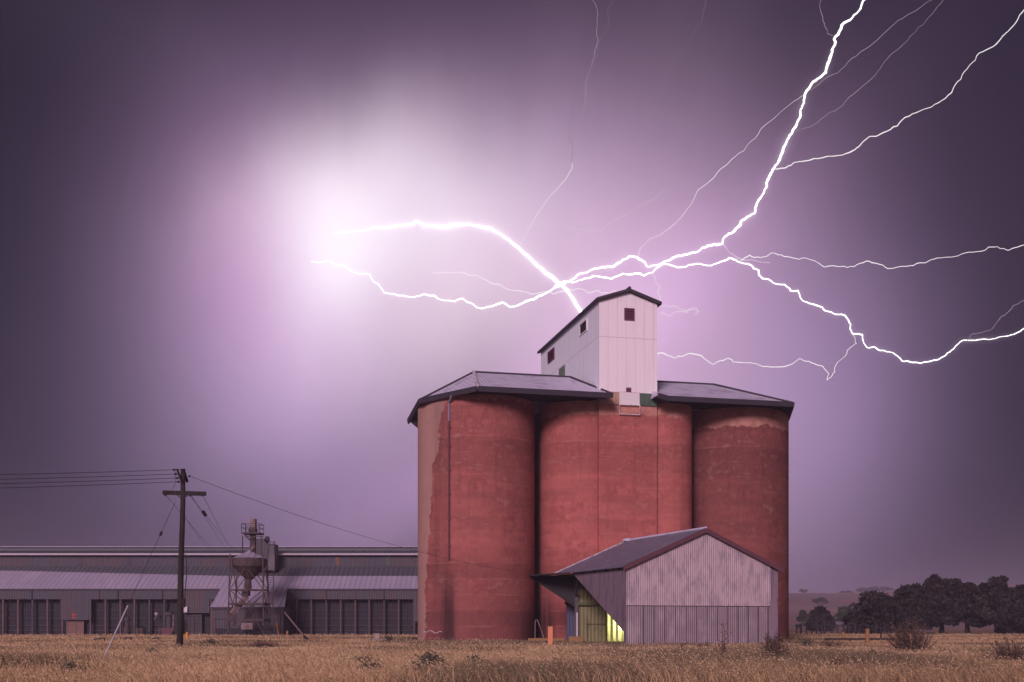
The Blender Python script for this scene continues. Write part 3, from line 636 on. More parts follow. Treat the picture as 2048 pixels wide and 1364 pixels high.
# machine house on the roof behind the hopper
hd = 143.5
ob = MB().box(P(509,1078,hd).x, P(528,1078,hd).x, hd, hd+2.5, zc(1140,hd), zc(1077,hd)).build('conveyor_housing', M['ls_wall'], ls)
mb = MB(); a, b_ = P(528,1083,hd), P(540,1096,hd); mb.slab([P(528,1140,hd), P(540,1140,hd), P(540,1097,hd), P(528,1080,hd)], (0,2,0)); mb.build('conveyor_chute', M['ls_wall'], ls)
mb = MB(); mb.box(P(537,1088,hd).x, P(550,1088,hd).x, hd-.2, hd+2, zc(1140,hd), zc(1088,hd)); mb.build('conveyor_head', M['ls_top'], ls)
mb = MB(); mb.slab([P(535,1089,hd-.3), P(551,1089,hd-.3), P(549,1083,hd+1.2), P(538,1083,hd+1.2)], (0,.3,.05)); mb.build('conveyor_roof', M['ls_roof'], ls)
mb = MB(); mb.tube(P(531,1079,hd+1), P(538,1079,hd+1), .4, n=10); mb.build('fan', M['dark'], ls)

# ------------------------------------------------------------------ hopper tower in front of the bay
HD = 131.5
hop = empty('hopper_tower', P(498,1249,HD).xy.to_3d(), 'rusty steel hopper on braced legs with elevator and platform before long shed', 'hopper')
hc = P(498.5,1249,HD); pxm = HD/F
zz_ = lambda y_: EYE+(HZ-y_)*pxm
rr0 = 34*pxm
mb = MB(); mb.lathe(hc, [(rr0*1.02, zz_(1117)), (rr0*.5, zz_(1109)), (rr0*.08, zz_(1102)), (.05, zz_(1100))], 20); mb.build('cone_roof', M['ls_roof'], hop, smooth=True)
mb = MB(); mb.lathe(hc, [(rr0*.985, zz_(1133)), (rr0*.985, zz_(1117)-.01)], 20); mb.build('hopper_drum', M['rust'], hop, smooth=True)
mb = MB(); mb.lathe(hc, [(rr0*.2, zz_(1159)), (rr0*.95, zz_(1133)-.01)], 20); mb.build('hopper_cone', M['rust'], hop, smooth=True)
mb = MB(); mb.lathe(hc+Vector((-.1,0,0)), [(rr0*.19, zz_(1178)), (rr0*.18, zz_(1160)-.01)], 14); mb.tube(hc+Vector((-.1,0,zz_(1178))), Vector((P(492,1196,HD).x, HD-.3, zz_(1194))), .36, .3, 10)
sx = P(491,1190,HD-.4); mb.box(sx.x-.35, sx.x+.4, HD-.8, HD+.3, zz_(1192), zz_(1182)); mb.build('spout', M['rust'], hop)
mb = MB(); mb.bar(P(493,1193,HD-.3), P(463,1229,HD-1.6), .5, .55); mb.build('delivery_chute', M['rustlight'], hop)
hx, hy = 33*pxm, 1.7
legs = {}
for sx_ in (-1, 1):
    for sy_ in (-1, 1):
        top = hc+Vector((sx_*hx*(.98 if sy_ < 0 else .9), sy_*hy*.8, zz_(1132))); bot = hc+Vector((sx_*hx*1.06, sy_*hy, -.1))
        legs[(sx_, sy_)] = (top, bot); MB().bar(top, bot, .14).build('leg', M['rust'], hop)
def onleg(k, y_): t_, b2 = legs[k]; f = (t_.z-zz_(y_))/(t_.z-b2.z); return t_.lerp(b2, f)
for y_ in (1180, 1208, 1240):
    mb = MB()
    for k, k2 in (((-1,-1),(1,-1)),((1,-1),(1,1)),((1,1),(-1,1)),((-1,1),(-1,-1))): mb.bar(onleg(k,y_), onleg(k2,y_), .12 if y_ == 1180 else .22)
    mb.build('cross_beam', M['rust'], hop)
for (k, k2) in (((-1,-1),(1,-1)),((-1,1),(1,1)),((-1,-1),(-1,1)),((1,-1),(1,1))):
    mb = MB()
    for (y0, y1) in ((1134,1180),(1180,1208),(1209,1266)):
        m0 = (onleg(k,y0)+onleg(k2,y0))/2; m1 = (onleg(k,y1)+onleg(k2,y1))/2
        if y0 == 1134 or y0 == 1209: mb.bar(m0, onleg(k,y1), .07); mb.bar(m0, onleg(k2,y1), .085)
        else: mb.bar(onleg(k,y0), m1, .085); mb.bar(onleg(k2,y0), m1, .085)
    mb.build('cross_brace', M['rust'], hop)
a, b_ = P(482,1246,HD-2), P(505,1259,HD-2); MB().box(a.x, b_.x, HD-1.86, HD-1.8, b_.z, a.z).build('guard_panel', M['rustlight'], hop)
# bucket elevator and its platform
ED = HD+3.0; em = ED/F; ez = lambda y_: EYE+(HZ-y_)*em
mb = MB(); a, b_ = P(501,1060,ED), P(511,1135,ED); mb.box(a.x, b_.x, ED-.35, ED+.35, b_.z, a.z); mb.box(P(499,1,ED).x, P(513,1,ED).x, ED-.5, ED+.5, ez(1066), ez(1057)); mb.build('elevator_casing', M['rust'], hop)
mb = MB(); a, b_ = P(502,1038,ED), P(512,1057,ED); mb.box(a.x, b_.x, ED-.4, ED+.4, b_.z+.01, a.z); mb.build('elevator_head', M['rustlight'], hop)
mb = MB(); a, b_ = P(488,1066,ED), P(524,1069,ED); mb.box(a.x, b_.x, ED-1.3, ED+1.1, b_.z, a.z); mb.build('platform', M['rust'], hop)
mb = MB()
for px in (488, 496, 515, 523.5):
    for dy in (-1.25, 1.05): p_ = P(px,1066,ED); mb.bar((p_.x, ED+dy, p_.z), (p_.x, ED+dy, ez(1048.5)), .055)
for y_ in (1049, 1057):
    for dy in (-1.25, 1.05): mb.bar((P(488,1,ED).x, ED+dy, ez(y_)), (P(523.5,1,ED).x, ED+dy, ez(y_)), .05)
    for px in (488, 523.5): xx = P(px,1,ED).x; mb.bar((xx, ED-1.25, ez(y_)), (xx, ED+1.05, ez(y_)), .05)
mb.build('railing', M['dark'], hop)
mb = MB()
for px in (489.5, 527): xx = P(px,1,ED).x; mb.bar((xx, ED-1.1, ez(1073)), (xx, ED-1.1, ez(1125)), .11)
mb.bar(P(489.5,1073,ED-1.1), P(527,1073,ED-1.1), .11); mb.bar(P(489.5,1069,ED-1.1), P(499,1080,ED-.4), .08); mb.build('head_frame', M['rust'], hop)
mb = MB(); mb.bar(P(508,1092,ED-.4), P(500,1101,ED-.6), .3); mb.build('head_spout', M['rustlight'], hop)
# caged ladder up to the roof
mb = MB(); LDk = HD+1.4
for (x0, x1) in ((538.5,533),(549,546.5)): mb.bar(P(x0,1082,LDk+6), P(x1,1208,LDk), .09)
mb.build('ladder_rail', M['rustlight'], hop)
mb = MB()
for k in range(26):
    f = k/26; mb.bar(P(538.5+(533-538.5)*f,1084+124*f,LDk+6*(1-f)), P(549+(546.5-549)*f,1084+124*f,LDk+6*(1-f)), .055)
mb.build('ladder_rung', M['rustlight'], hop)
mb = MB(); mb.bar(P(530,1186,LDk-1), P(546,1186,LDk-1), .1); mb.bar(P(546,1186,LDk-1), P(546,1208,LDk-1), .1); mb.bar(P(528,1208,LDk-1), P(546,1208,LDk-1), .15); mb.bar(P(546,1208,LDk-1), P(549,1262,LDk-1), .12); mb.build('landing_frame', M['rust'], hop)
p_ = P(553,1246,BD-2); q_ = P(557,1271,BD-2); ob = MB().bar(p_, q_, .22, .1).build('leaning_plank', M['yellow_post'], None, at=(q_.x,q_.y,0)); tag(ob, 'orange plank leaning upright beside the hopper ladder', 'plank')

# ------------------------------------------------------------------ power pole and its wires
PD = 55.0
pb, pt = P(358.5,1303.5,PD), P(366.5,938,PD); pb.z = -.2
pole = empty('power_pole', (pb.x,PD,0), 'dark timber power pole with one crossarm standing in the dry grass', 'power pole')
mb = MB(); mb.path([pb.lerp(pt,k/6)+Vector((.02*math.sin(k*1.7),0,0)) for k in range(7)], .15, 10, [.165-.055*k/6 for k in range(7)]); mb.build('shaft', M['timber'], pole, smooth=True)
mb = MB(); mb.obox(P(325,989,PD-.28), Vector((82*PD/F,.35,-.02)), (0,.12,0), (0,0,.20)); mb.build('crossarm', M['timber'], pole)
mb = MB(); mb.bar(P(352,988,PD-.16), P(362,996,PD-.16), .05); mb.bar(P(377,988,PD-.16), P(369,996,PD-.16), .05); mb.build('crossarm_brace', M['dark'], pole)
mb = MB(); mb.bar(P(354,938,PD-.2), P(363,962,PD-.2), .09, .1); mb.build('raked_arm', M['timber'], pole)
mb = MB(); mb.bar(P(367,938,PD-.15), P(374.5,964,PD+.25), .09, .1); mb.build('raked_arm', M['timber'], pole)
mb = MB(); mb.bar(P(355,939,PD-.2), P(366,939,PD-.2), .03); mb.build('tie_rod', M['dark'], pole)
INS = [(349,939.5),(352,948),(355,956),(357.5,963.5)]
for (px, py) in INS:
    mb = MB(); c_ = P(px,py,PD-.22); mb.tube(c_+Vector((-.07,0,0)), c_+Vector((.05,0,0)), .055, .04, 8); mb.bar(c_+Vector((.03,0,0)), c_+Vector((.17,0,-.01)), .025); mb.build('insulator', M['dark'], pole)
for (px, py) in ((379,952),(331.5,989.5),(380,990),(404,990)):
    mb = MB(); c_ = P(px,py,PD-.2); mb.tube(c_+Vector((-.04,0,-.05)), c_+Vector((.04,0,.03)), .05, .035, 8); mb.build('insulator', M['dark'], pole)
mb = MB(); mb.path([P(370,1108,PD-.2), P(372.5,1120,PD-.2), P(373,1150,PD-.2), P(369.5,1195,PD-.2)], .025, 6); mb.build('cable_loop', M['dark'], pole)
mb = MB(); c_ = P(366,1196,PD-.2); mb.box(c_.x-.03, c_.x+.1, PD-.25, PD-.12, zc(1215,PD), c_.z); mb.build('switch_box', M['timber'], pole)
mb = MB(); mb.path([P(350,942,PD-.22), P(351,950,PD-.22), P(350,958,PD-.22), P(352,964,PD-.22), P(345,978,PD-.3)], .012, 5); mb.build('jumper_wire', M['wire'], pole)
def wire(pts, label, group, r=.013, cat='wire', sag=0, n=14, name='overhead_wire'):
    a_, b2 = Vector(pts[0]), Vector(pts[-1]); ps = [a_.lerp(b2, k/n)+Vector((0,0,-sag*4*(k/n)*(1-k/n))) for k in range(n+1)]
    ob = MB().path(ps, r, 5).build(name, M['wire'], None, at=a_); tag(ob, label, cat, group); return ob
ordw = ['topmost of the four thin wires running left from pole top', 'second from top of the four wires running left from pole top', 'third from top of the four wires running left from pole top', 'lowest of the four wires running left from pole top']
for k, ((px, py), (yl)) in enumerate(zip(INS, (945.5, 957, 967.5, 979.5))):
    wire([P(px-2,py,PD-.22), P(-900,yl+9,PD-20)], ordw[k], 'overhead wires left of the pole', .013, sag=.12)
wire([P(379.5,952,PD-.2), P(1058,1147,85.5)], 'long sagging service wire from power pole down to the shed awning', 'service wires', .010, sag=.62, n=24)
for (x0, y0, x1, y1, D1, lab) in ((331.5,990,425,1100,165,'thin wire slanting behind pole from left end of crossarm'),(380,991,462,1094,165,'thin wire with dark clamp slanting down right from crossarm middle'),(381,989,448,1094,168,'thin wire just left of the clamped wire below crossarm'),(405,990,458,1092,166,'thin wire slanting down from the right end of crossarm'),(367,1030,414,1098,168,'lowest thin wire slanting right from the pole shaft')):
    ob = wire([P(x0,y0,PD-.1), P(x1,y1,D1)], lab, 'wires descending behind the long shed', .011)
    if 'clamp' in lab:
        mb = MB(); c_ = P(408.5,1027,PD+12); mb.tube(c_+Vector((-.1,0,.14)), c_+Vector((.1,0,-.14)), .10, n=8); mb.build('clamp', M['dark'], ob)
# pole stay with white guard rod
st0, st1 = P(351,1003,PD-.1), P(247.5,1245,46.5); st2 = P(200,1337,34.5)
st2 = Vector((P(200,1337,34.0).x, 34.0, 0.05)); st1 = st0.lerp(st2, .735)
stay = empty('pole_stay', (st2.x,st2.y,0), 'taut pole stay wire with white guard rod slanting into the grass', 'stay wire')
MB().path([st0, st1], .011, 5).build('stay_wire', M['wire'], stay)
MB().path([st1, st2], .028, 8).build('guard_rod', M['white_rod'], stay)
c_ = st0.lerp(st2,.28); MB().tube(c_+Vector((.03,0,.09)), c_-Vector((.03,0,.09)), .06, n=8).build('stay_insulator', M['dark'], stay)
# diagonal stay rod right of the bay
p_, q_ = P(569.5,1225,112), P(617,1283,92); q_.z = -.05
ob = empty('prop_rod', (q_.x,q_.y,0), 'pale pipe prop leaning diagonally into grass right of the hopper bay', 'pipe'); MB().path([p_, q_.lerp(p_,.12)], .075, 8).build('pipe', M['rustlight'], ob); MB().path([q_.lerp(p_,.14), q_], .12, 8).build('foot_sleeve', M['timber'], ob)

# ------------------------------------------------------------------ small things on the field
def at_px(px, py): D = gD(py); return Vector(((px-1024)*D/F, D, 0))
# yellow-orange guard post by the shed with its low rail
q = at_px(1100.5, 1291); h = (1291-1253)*q.y/F; w = .15
ob = MB().box(q.x-w, q.x+w, q.y-.07, q.y+.07, -.1, h).build('guard_post', M['orange_post'], None, at=q); tag(ob, 'bright orange flat guard post before the dark gap in silo', 'post')
ob = empty('low_rail', (P(1093,1,84).x,84,0), 'low yellow rail lying behind the bright orange guard post', 'rail')
a, b_ = P(1056,1277,84), P(1128,1277,84); MB().box(a.x, b_.x, 84, 84.12, .12, .30).build('rail', M['yellow_kerb'], ob)
for px in (1062, 1092, 1122): xx = P(px,1,84).x; MB().box(xx-.07, xx+.07, 83.98, 84.14, -.1, .115).build('rail_foot', M['timber'], ob)
ps = [P(1070,1280,87), P(1070.5,1245,87), P(1072,1239.5,87), P(1075,1240,87), P(1088,1276,86)]; ps[0].z = 0
ob = MB().path(ps, .035, 6).build('bent_pipe', M['rustlight'], None, at=(ps[0].x,ps[0].y,0)); tag(ob, 'thin bent grey pipe standing in the dark gap between bins', 'pipe')
def bollard(px, ytop, ybase, wpx, label, m_, cap):
    q = at_px(px, ybase); h = (ybase-ytop)*q.y/F; r = wpx/2*q.y/F
    ob = empty('bollard', (q.x,q.y,0), label, 'bollard')
    MB().lathe(q, [(r,-.1),(r,h-.12),(r*.97,h-.1)], 16).build('shaft', m_, ob, smooth=True)
    if cap: MB().lathe(q, [(r*1.15,h-.1),(r*1.15,h-.03),(r*.7,h)], 16).build('cap', M['yellow_post'], ob, smooth=True)
    return ob
bollard(1687, 1262, 1281, 7, 'smaller yellow bollard standing behind the low rail on right field', M['yellow_post'], False)
bollard(1735, 1257.5, 1288, 8, 'larger capped yellow bollard standing on the right field', M['yellow_post'], True)
q = at_px(1761.5, 1281); ob = MB().path([q+Vector((0,0,-.1)), q+Vector((.02,0,.75)), q+Vector((0,0,1.22))], .06, 7, [.075,.065,.05]).build('dark_stake', M['dark'], None, at=q); tag(ob, 'thin black stake standing right of the capped yellow bollard', 'stake')
ob = empty('low_rail', (P(1700,1,88).x,88,0), 'low dark rail running between the yellow bollards on right', 'rail')
a, b_ = P(1650,1,88), P(1790,1,88); MB().box(a.x, b_.x, 88, 88.12, .12, .26).build('rail', M['timber'], ob)
for px in (1655, 1700, 1745, 1785): xx = P(px,1,88).x; MB().box(xx-.07, xx+.07, 87.98, 88.14, -.1, .115).build('rail_foot', M['timber'], ob)
for (x0, x1, y_, lab) in ((188,210,1283,'black broken rail frame in the grass left of the stay'),(247,263,1282,'black low rail piece in the grass just right of stay'),(304,318,1282,'black low rail piece in the grass nearest to power pole')):
    q = at_px((x0+x1)/2, y_); s_ = q.y/F; ww = (x1-x0)*s_/2
    ob = empty('rail_piece', (q.x,q.y,0), lab, 'rail')
    MB().bar(q+Vector((-ww,0,.16)), q+Vector((ww,0,.28)), .08, .09).build('rail', M['dark'], ob); MB().bar(q+Vector((ww-.04,0,-.1)), q+Vector((ww-.04,0,.32)), .09).build('foot', M['dark'], ob)
q = at_px(374, 1277); ob = MB().lathe(q, [(.17,-.1),(.17,.42),(.1,.55),(.04,.6)], 12).build('marker_drum', mat('marker_yellow', (.55,.24,.04), .7, .1), None, at=q, smooth=True); tag(ob, 'small yellow rounded marker just right of power pole foot', 'marker')
q = at_px(755, 1278); ob = MB().box(q.x-.22, q.x+.22, q.y-.2, q.y+.2, -.1, .5).build('concrete_block', M['concrete'], None, at=q); tag(ob, 'pale square concrete block in the grass left of silo', 'block')
ob = empty('fallen_pipe', at_px(757,1281.5), 'long pale pipe lying in grass before the concrete block', 'pipe'); a, b_ = at_px(739,1281), at_px(772,1282.5); MB().path([a+Vector((0,0,.12)), b_+Vector((0,0,.14))], .07, 7).build('pipe', M['concrete'], ob)
for k, (px, py, lean, lab) in enumerate(((746,1280,-.12,'thin dark stake leaning left of the concrete block'),(782,1277,.08,'thin dark stake between concrete block and silo, left one'),(798,1277,.12,'thin dark stake nearest to the left silo bin'))):
    q = at_px(px, py); ob = MB().bar(q+Vector((0,0,-.1)), q+Vector((lean,0,.5)), .05).build('stake', M['rust'], None, at=q); tag(ob, lab, 'stake')
# machinery standing before the long shed
q = P(254,1270,138); q.z = 0; ob = empty('standpipe', q, 'short dark standpipe with round top before the shed wall', 'standpipe')
MB().lathe(q, [(.4,-.1),(.4,.95),(.3,1.05)], 12).build('tank', M['rust'], ob, smooth=True); MB().lathe(q, [(.26,1.06),(.24,1.7),(.38,1.75),(.36,2.1),(.1,2.25)], 12).build('head', M['ls_post2'], ob, smooth=True)
q = P(335,1270,138); q.z = 0; ob = empty('grain_auger', q, 'tall grey auger head with red base before shed near pole', 'machine')
MB().box(q.x-.6, q.x+.7, 137.6, 138.4, -.1, .9).build('base', M['fascia'], ob); MB().lathe(q+Vector((.2,0,0)), [(.34,.91),(.34,2.3),(.55,2.4),(.55,2.75),(.2,2.85)], 12).build('column', M['ls_post2'], ob, smooth=True); MB().bar(q+Vector((.75,-.3,.5)), q+Vector((.8,-.3,2.5)), .12).build('pipe', M['rustlight'], ob)
for (px, lab) in ((276,'left dark steel drum standing by the shed wall'),(284,'right dark steel drum standing by the shed wall'),(321,'dark steel drum beside the auger base')):
    q = P(px,1270,138.5); q.z = 0; ob = empty('steel_drum', q, lab, 'drum', 'drums by the long shed')
    MB().lathe(q, [(.29,0),(.29,.86)], 14).build('body', M['rust'], ob, smooth=True); MB().lathe(q, [(.31,.28),(.31,.33)], 14).build('hoop', M['rust'], ob); MB().lathe(q, [(.31,.6),(.31,.65)], 14).build('hoop', M['rust'], ob)
q = P(566,1272,120); q.z = 0; q = P(574.5,1272,125); q.z = 0; ob = MB().box(q.x-.09, q.x+.09, q.y-.05, q.y+.05, -.1, .62).build('marker_post', M['yellow_post'], None, at=q); tag(ob, 'tiny yellow marker post right of the hopper bay', 'post')

# ------------------------------------------------------------------ trees
def leaf_cloud(name, pts, nrm_up, size, tint, m_, parent, at):
    """pts (n,3): one small bent quad per point"""
    n = len(pts); a = rng.normal(size=(n,3)); a /= np.linalg.norm(a, axis=1)[:,None]
    b2 = rng.normal(size=(n,3)); b2 -= a*(a*b2).sum(1)[:,None]; b2 /= np.linalg.norm(b2, axis=1)[:,None]
    s = size*(rng.uniform(.55,1.35,n))[:,None]
    v = np.empty((n,4,3)); v[:,0] = pts-a*s; v[:,1] = pts-b2*s*.55; v[:,2] = pts+a*s; v[:,3] = pts+b2*s*.55
    return np_mesh(name, v.reshape(-1,3)-np.array(at), np.arange(4*n).reshape(n,4), np.repeat(tint,4,axis=0), m_, parent, at)
def np_mesh(name, verts, faces, tint, m_, parent, at):
    me = bpy.data.meshes.new(name); nv, nf, k = len(verts), len(faces), faces.shape[1]
    me.vertices.add(nv); me.vertices.foreach_set('co', verts.astype(np.float32).ravel())
    me.loops.add(nf*k); me.loops.foreach_set('vertex_index', faces.astype(np.int32).ravel())
    me.polygons.add(nf); me.polygons.foreach_set('loop_start', np.arange(0, nf*k, k, dtype=np.int32))
    ca = me.color_attributes.new('tint', 'FLOAT_COLOR', 'POINT'); c4 = np.ones((nv,4), np.float32); c4[:,:3] = tint
    ca.data.foreach_set('color', c4.ravel()); me.update(calc_edges=True); me.validate()
    me.materials.append(m_); ob = bpy.data.objects.new(name, me); COL.objects.link(ob)
    po = ORG[parent.name] if parent else Vector((0,0,0))
    if parent: ob.parent = parent
    ob.location = Vector(at)-po; ORG[ob.name] = Vector(at); return ob
def tree(cx, ytop, wpx, D, label, m_, nleaf=3500, trunk_px=None, base=0., low=.12, leaf=.30, group=None, gaps=.5, flat=False, trunk_r=.35):
    """crown of many leaf quads on clumps spread through a dome; cx, ytop, wpx in photo pixels at distance D"""
    s = D/F; X = (cx-1024)*s; zt = EYE+(HZ-ytop)*s; Hh = zt-base; rad = wpx*s/2*(1.14 if group == 'dark trees along the right edge' else 1.0)
    root = Vector((X if trunk_px is None else (trunk_px-1024)*s, D, base)); t_ = empty('tree', root, label, 'tree', group)
    cen = Vector((X, D, 0)); r_ = random.Random(int(cx*7+D))
    clumps = []; nC = 66 if nleaf > 2000 else 18
    for k in range(nC):
        while True:
            x, y, z = r_.uniform(-1,1), r_.uniform(-1,1), r_.uniform(0,1)
            q = x*x+y*y+(z*z if not flat else (z*.9)**2)
            if k % 3 and nleaf > 2000 and not .62 < q < 1.0: continue
            if .15 < q < 1.0: break
        zc_ = base+Hh*(low+(1-low)*(z if not flat else .45+.5*z)*.93)
        clumps.append((X+x*rad*.88, D+y*rad*.85, zc_, rad*r_.uniform(.17,.30), r_.uniform(.6,1.35), r_.uniform(-.12,.12)))
    pts, tint = [], []
    wts = np.array([c[3]**2 for c in clumps]); wts /= wts.sum()
    for c, w in zip(clumps, wts):
        n = max(20, int(nleaf*2.0*w)); dv = rng.normal(size=(n,3)); dv /= np.linalg.norm(dv,axis=1)[:,None]
        rr2 = rng.uniform(.35,1.12,n)**.6; p_ = dv*(rr2*c[3])[:,None]; p_[:,2] *= .75 if not flat else .5
        p_ += np.array(c[:3]); p_[:,2] = np.maximum(p_[:,2], base+Hh*low*.35); pts.append(p_)
        hu = np.array([1+c[5], 1.0, 1-c[5]])*c[4]; tint.append(hu[None,:]*rng.uniform(.8,1.2,(n,1)))
    leaf_cloud('crown', np.vstack(pts), 0, leaf, np.vstack(tint), m_, t_, tuple(root))
    mb = MB(); fk = base+Hh*.22
    mb.path([root+Vector((0,0,-.3)), root+Vector((.05,0,Hh*.1)), Vector((root.x,D,fk))], .3, 8, [trunk_r*1.35, trunk_r, trunk_r*.85])
    for c in clumps[:10]:
        e = Vector(c[:3]); s0 = Vector((root.x,D,fk-.1)); m0 = s0.lerp(e,.5)+Vector((0,0,-.1*Hh*.3)); mb.path([s0, m0, e], .1, 5, [trunk_r*.45, trunk_r*.26, trunk_r*.08])
    mb.build('trunk', M['bark'], t_)
    return t_
TG = 'dark trees along the right edge'
tree(1750,1186,112,160,'low rounded dark tree, leftmost of the big right hand row',M['leaf'],5200,1748,low=.06,group=TG)
tree(1822,1166,96,164,'dark tree second from left in big right hand row, trunk showing',M['leaf'],4800,1817,low=.20,group=TG)
tree(1884,1148,100,168,'tallest dark tree of right row with pale gaps low down',M['leaf'],5200,1883,low=.22,group=TG)
tree(1944,1163,84,166,'dark tree with a slanting trunk between tallest and domed tree',M['leaf'],4800,1934,low=.20,group=TG)
tree(1995,1152,96,163,'domed dark tree near the right edge of the photo',M['leaf'],4800,1999,low=.19,group=TG)
tree(2052,1164,100,165,'dark tree cut off by the right edge of the photo',M['leaf'],4800,2050,low=.06,group=TG)
tree(1640,1213,54,222,'round dark tree standing alone in front of the hill slope',M['leaf'],3000,1642,low=.10,leaf=.36)
tree(1612,1214,40,262,'ragged greyish tree just left behind the round dark tree',M['leaf_green'],1800,1614,low=.12,leaf=.4)
tree(1690,1212,44,258,'brighter green tree behind the farmhouse roof',M['leaf_green'],2400,1690,low=.10,leaf=.4)
def hz(px, D): return hill_z((px-1024)*D/F, D)
tree(1641,1194.5,34,640,'lone umbrella shaped tree halfway up the hazy hill',M['leaf'],1100,1641,base=hz(1641,640)-.2,low=.3,leaf=.7,flat=True,trunk_r=.5)
tree(1608,1179,18,1120,'small sparse tree on the hill crest next to silo',M['leaf'],350,1608,base=hz(1608,1120)-.4,low=.25,leaf=1.0,flat=True)
for (cx, yt, w, lab) in ((1692,1182,26,'low bushy tree on the hill crest, left of crest clump'),(1725,1176,24,'left tree of the hazy clump on hill crest'),(1746,1173,28,'middle tree of the hazy clump on hill crest'),(1772,1174,26,'right tree of the hazy clump on hill crest')):
    tree(cx,yt,w,1150,lab,M['leaf'],600,cx,base=hz(cx,1150)-.5,low=.1,leaf=1.2,group='trees on the hill crest',flat=cx > 1700)
# farmhouse and farm shed far right
def house(px0, px1, yr, ye, D, label):
    a, b_ = P(px0,ye,D), P(px1,ye,D); zr = zc(yr,D); dp_ = 8; mx = (b_.x-a.x)*.28
    o = empty('farm_house', ((a.x+b_.x)/2,D,0), label, 'house')
    MB().box(a.x+.4, b_.x-.4, D+.4, D+dp_-.4, -.2, a.z).build('wall', M['house_wall'], o)
    mb = MB(); e = [Vector((a.x,D,a.z+.02)), Vector((b_.x,D,a.z+.02)), Vector((b_.x,D+dp_,a.z+.02)), Vector((a.x,D+dp_,a.z+.02))]; r0, r1 = Vector((a.x+mx,D+dp_/2,zr)), Vector((b_.x-mx*.4,D+dp_/2,zr))
    for f in ([e[0],e[1],r1,r0],[e[1],e[2],r1],[e[2],e[3],r0,r1],[e[3],e[0],r0],[e[3],e[2],e[1],e[0]]): mb.poly(f)
    mb.build('roof', M['house_roof'], o)
    for f in (.25,.6): xx = a.x+(b_.x-a.x)*f; MB().box(xx, xx+1.1, D+.33, D+.395, .8, a.z-.4).build('window', M['opening_shade'], o)
house(1655, 1712, 1243, 1249.5, 228, 'low farmhouse with pale hipped roof beside the green tree')
house(1826, 1872, 1248, 1255, 205, 'small grey roofed farm shed between the big tree trunks')
# paddock fence
fD = 150.
fe = empty('paddock_fence', (P(1650,1,fD).x,fD,0), 'post and wire paddock fence with uneven dark posts below the hill', 'fence')
for px, hh, ww in ((1560,1.2,.16),(1577,1.1,.14),(1593,1.15,.18),(1603,1.3,.28),(1613,1.0,.12),(1624,1.1,.14),(1634,1.1,.14),(1643,1.25,.2),(1650,1.45,.3),(1664,1.35,.2),(1676,1.1,.14),(1688,1.2,.2),(1698,1.45,.2),(1709,1.35,.22),(1722,1.1,.16),(1736,1.2,.16),(1752,1.2,.16),(1768,1.1,.16),(1784,1.2,.16)):
    xx = P(px,1,fD).x; lean = rnd.uniform(-.12,.12); MB().bar((xx,fD,-.2), (xx+lean,fD,hh+.15), ww).build('post', M['dark'], fe)
for z in (.45,.8,1.1): MB().bar((P(1560,1,fD).x,fD-.12,z), (P(1790,1,fD).x,fD-.12,z), .035).build('wire', M['dark'], fe)

# ------------------------------------------------------------------ weeds
def weed(px, py, hpx, wpx, label, m_, n=260, stalks=24, fol=True):
    hpx *= 1.3; wpx *= 1.25; n = int(n*1.6); stalks = int(stalks*1.3)
    q = at_px(px, py); s = q.y/F; hh, ww = hpx*s, wpx*s/2; e = empty('weed_bush', (q.x,q.y,0), label, 'weed', 'weeds in the dry grass')
    mb = MB(); pts = []
    for k in range(stalks):
        a_ = rnd.uniform(0,6.283); r0 = ww*rnd.uniform(.2,1); top = q+Vector((math.cos(a_)*r0-ww*.1, math.sin(a_)*r0*.7, hh*rnd.uniform(.55,1.05)*(1-.35*(r0/ww)**2)))
        b0 = q+Vector((math.cos(a_)*r0*.25, math.sin(a_)*r0*.2, -.05)); md = b0.lerp(top,.5)+Vector((rnd.uniform(-.04,.04),0,.05))
        mb.path([b0, md, top], .01, 4, [.011,.008,.006])
        m2 = n//stalks
        for j in range(m2): f = rnd.uniform(.25,1.0); p_ = (b0.lerp(md,f*2) if f < .5 else md.lerp(top,f*2-1)); pts.append((p_.x+rnd.gauss(0,.07), p_.y+rnd.gauss(0,.07), max(.02,p_.z+rnd.gauss(0,.05))))
    mb.build('stem', M['weed_stem'], e)
    if fol:
        pa = np.array(pts); leaf_cloud('foliage', pa, 0, .036, rng.uniform(.5,1.5,(len(pa),1))*np.ones((1,3)), m_, e, (q.x,q.y,0))
    return e
weed(868,1352,38,52,'dark grey green weed clump in front of the left silo bin',M['weed'],900,40)
weed(952,1345,28,46,'sparse grey green weed right of the dark clump',M['weed'],420,24)
weed(838,1358,24,40,'low dark weed at frame bottom left of the dark clump',M['weed'],500,26)
weed(730,1340,22,44,'flat grey green weed in the grass left of silo',M['weed'],420,24)
weed(886,1309,14,22,'tiny grey weed in the pale grass before the left bin',M['weed'],200,14)
weed(528,1300,16,60,'wide low brownish weed patch below the hopper bay',M['weed_red'],700,36)
weed(424,1291,14,18,'tiny green weed right of the power pole',M['weed'],200,14)
weed(1552,1338,60,52,'upright reddish weed right of the shed front',M['weed_red'],800,40)
weed(1824,1316,62,104,'big wind bent reddish shrub on the right field',M['weed_red'],1050,120)
weed(1612,1298,20,40,'low green weed just right of the right silo bin',M['weed'],500,26)
weed(1668,1303,20,60,'wide olive weed patch before the small bollard',M['weed_red'],700,32)
weed(1760,1330,22,90,'wide dark weed patch left below the big shrub',M['weed_red'],900,44)
weed(2028,1340,52,90,'dark reddish shrub at the right edge of grass',M['weed_red'],520,64)
weed(1708,1352,26,110,'broad dark weed patch at frame bottom below the capped bollard',M['weed_red'],1000,60)
weed(745,1356,26,40,'dark green weed at frame bottom left of the silo weeds',M['weed'],420,30)
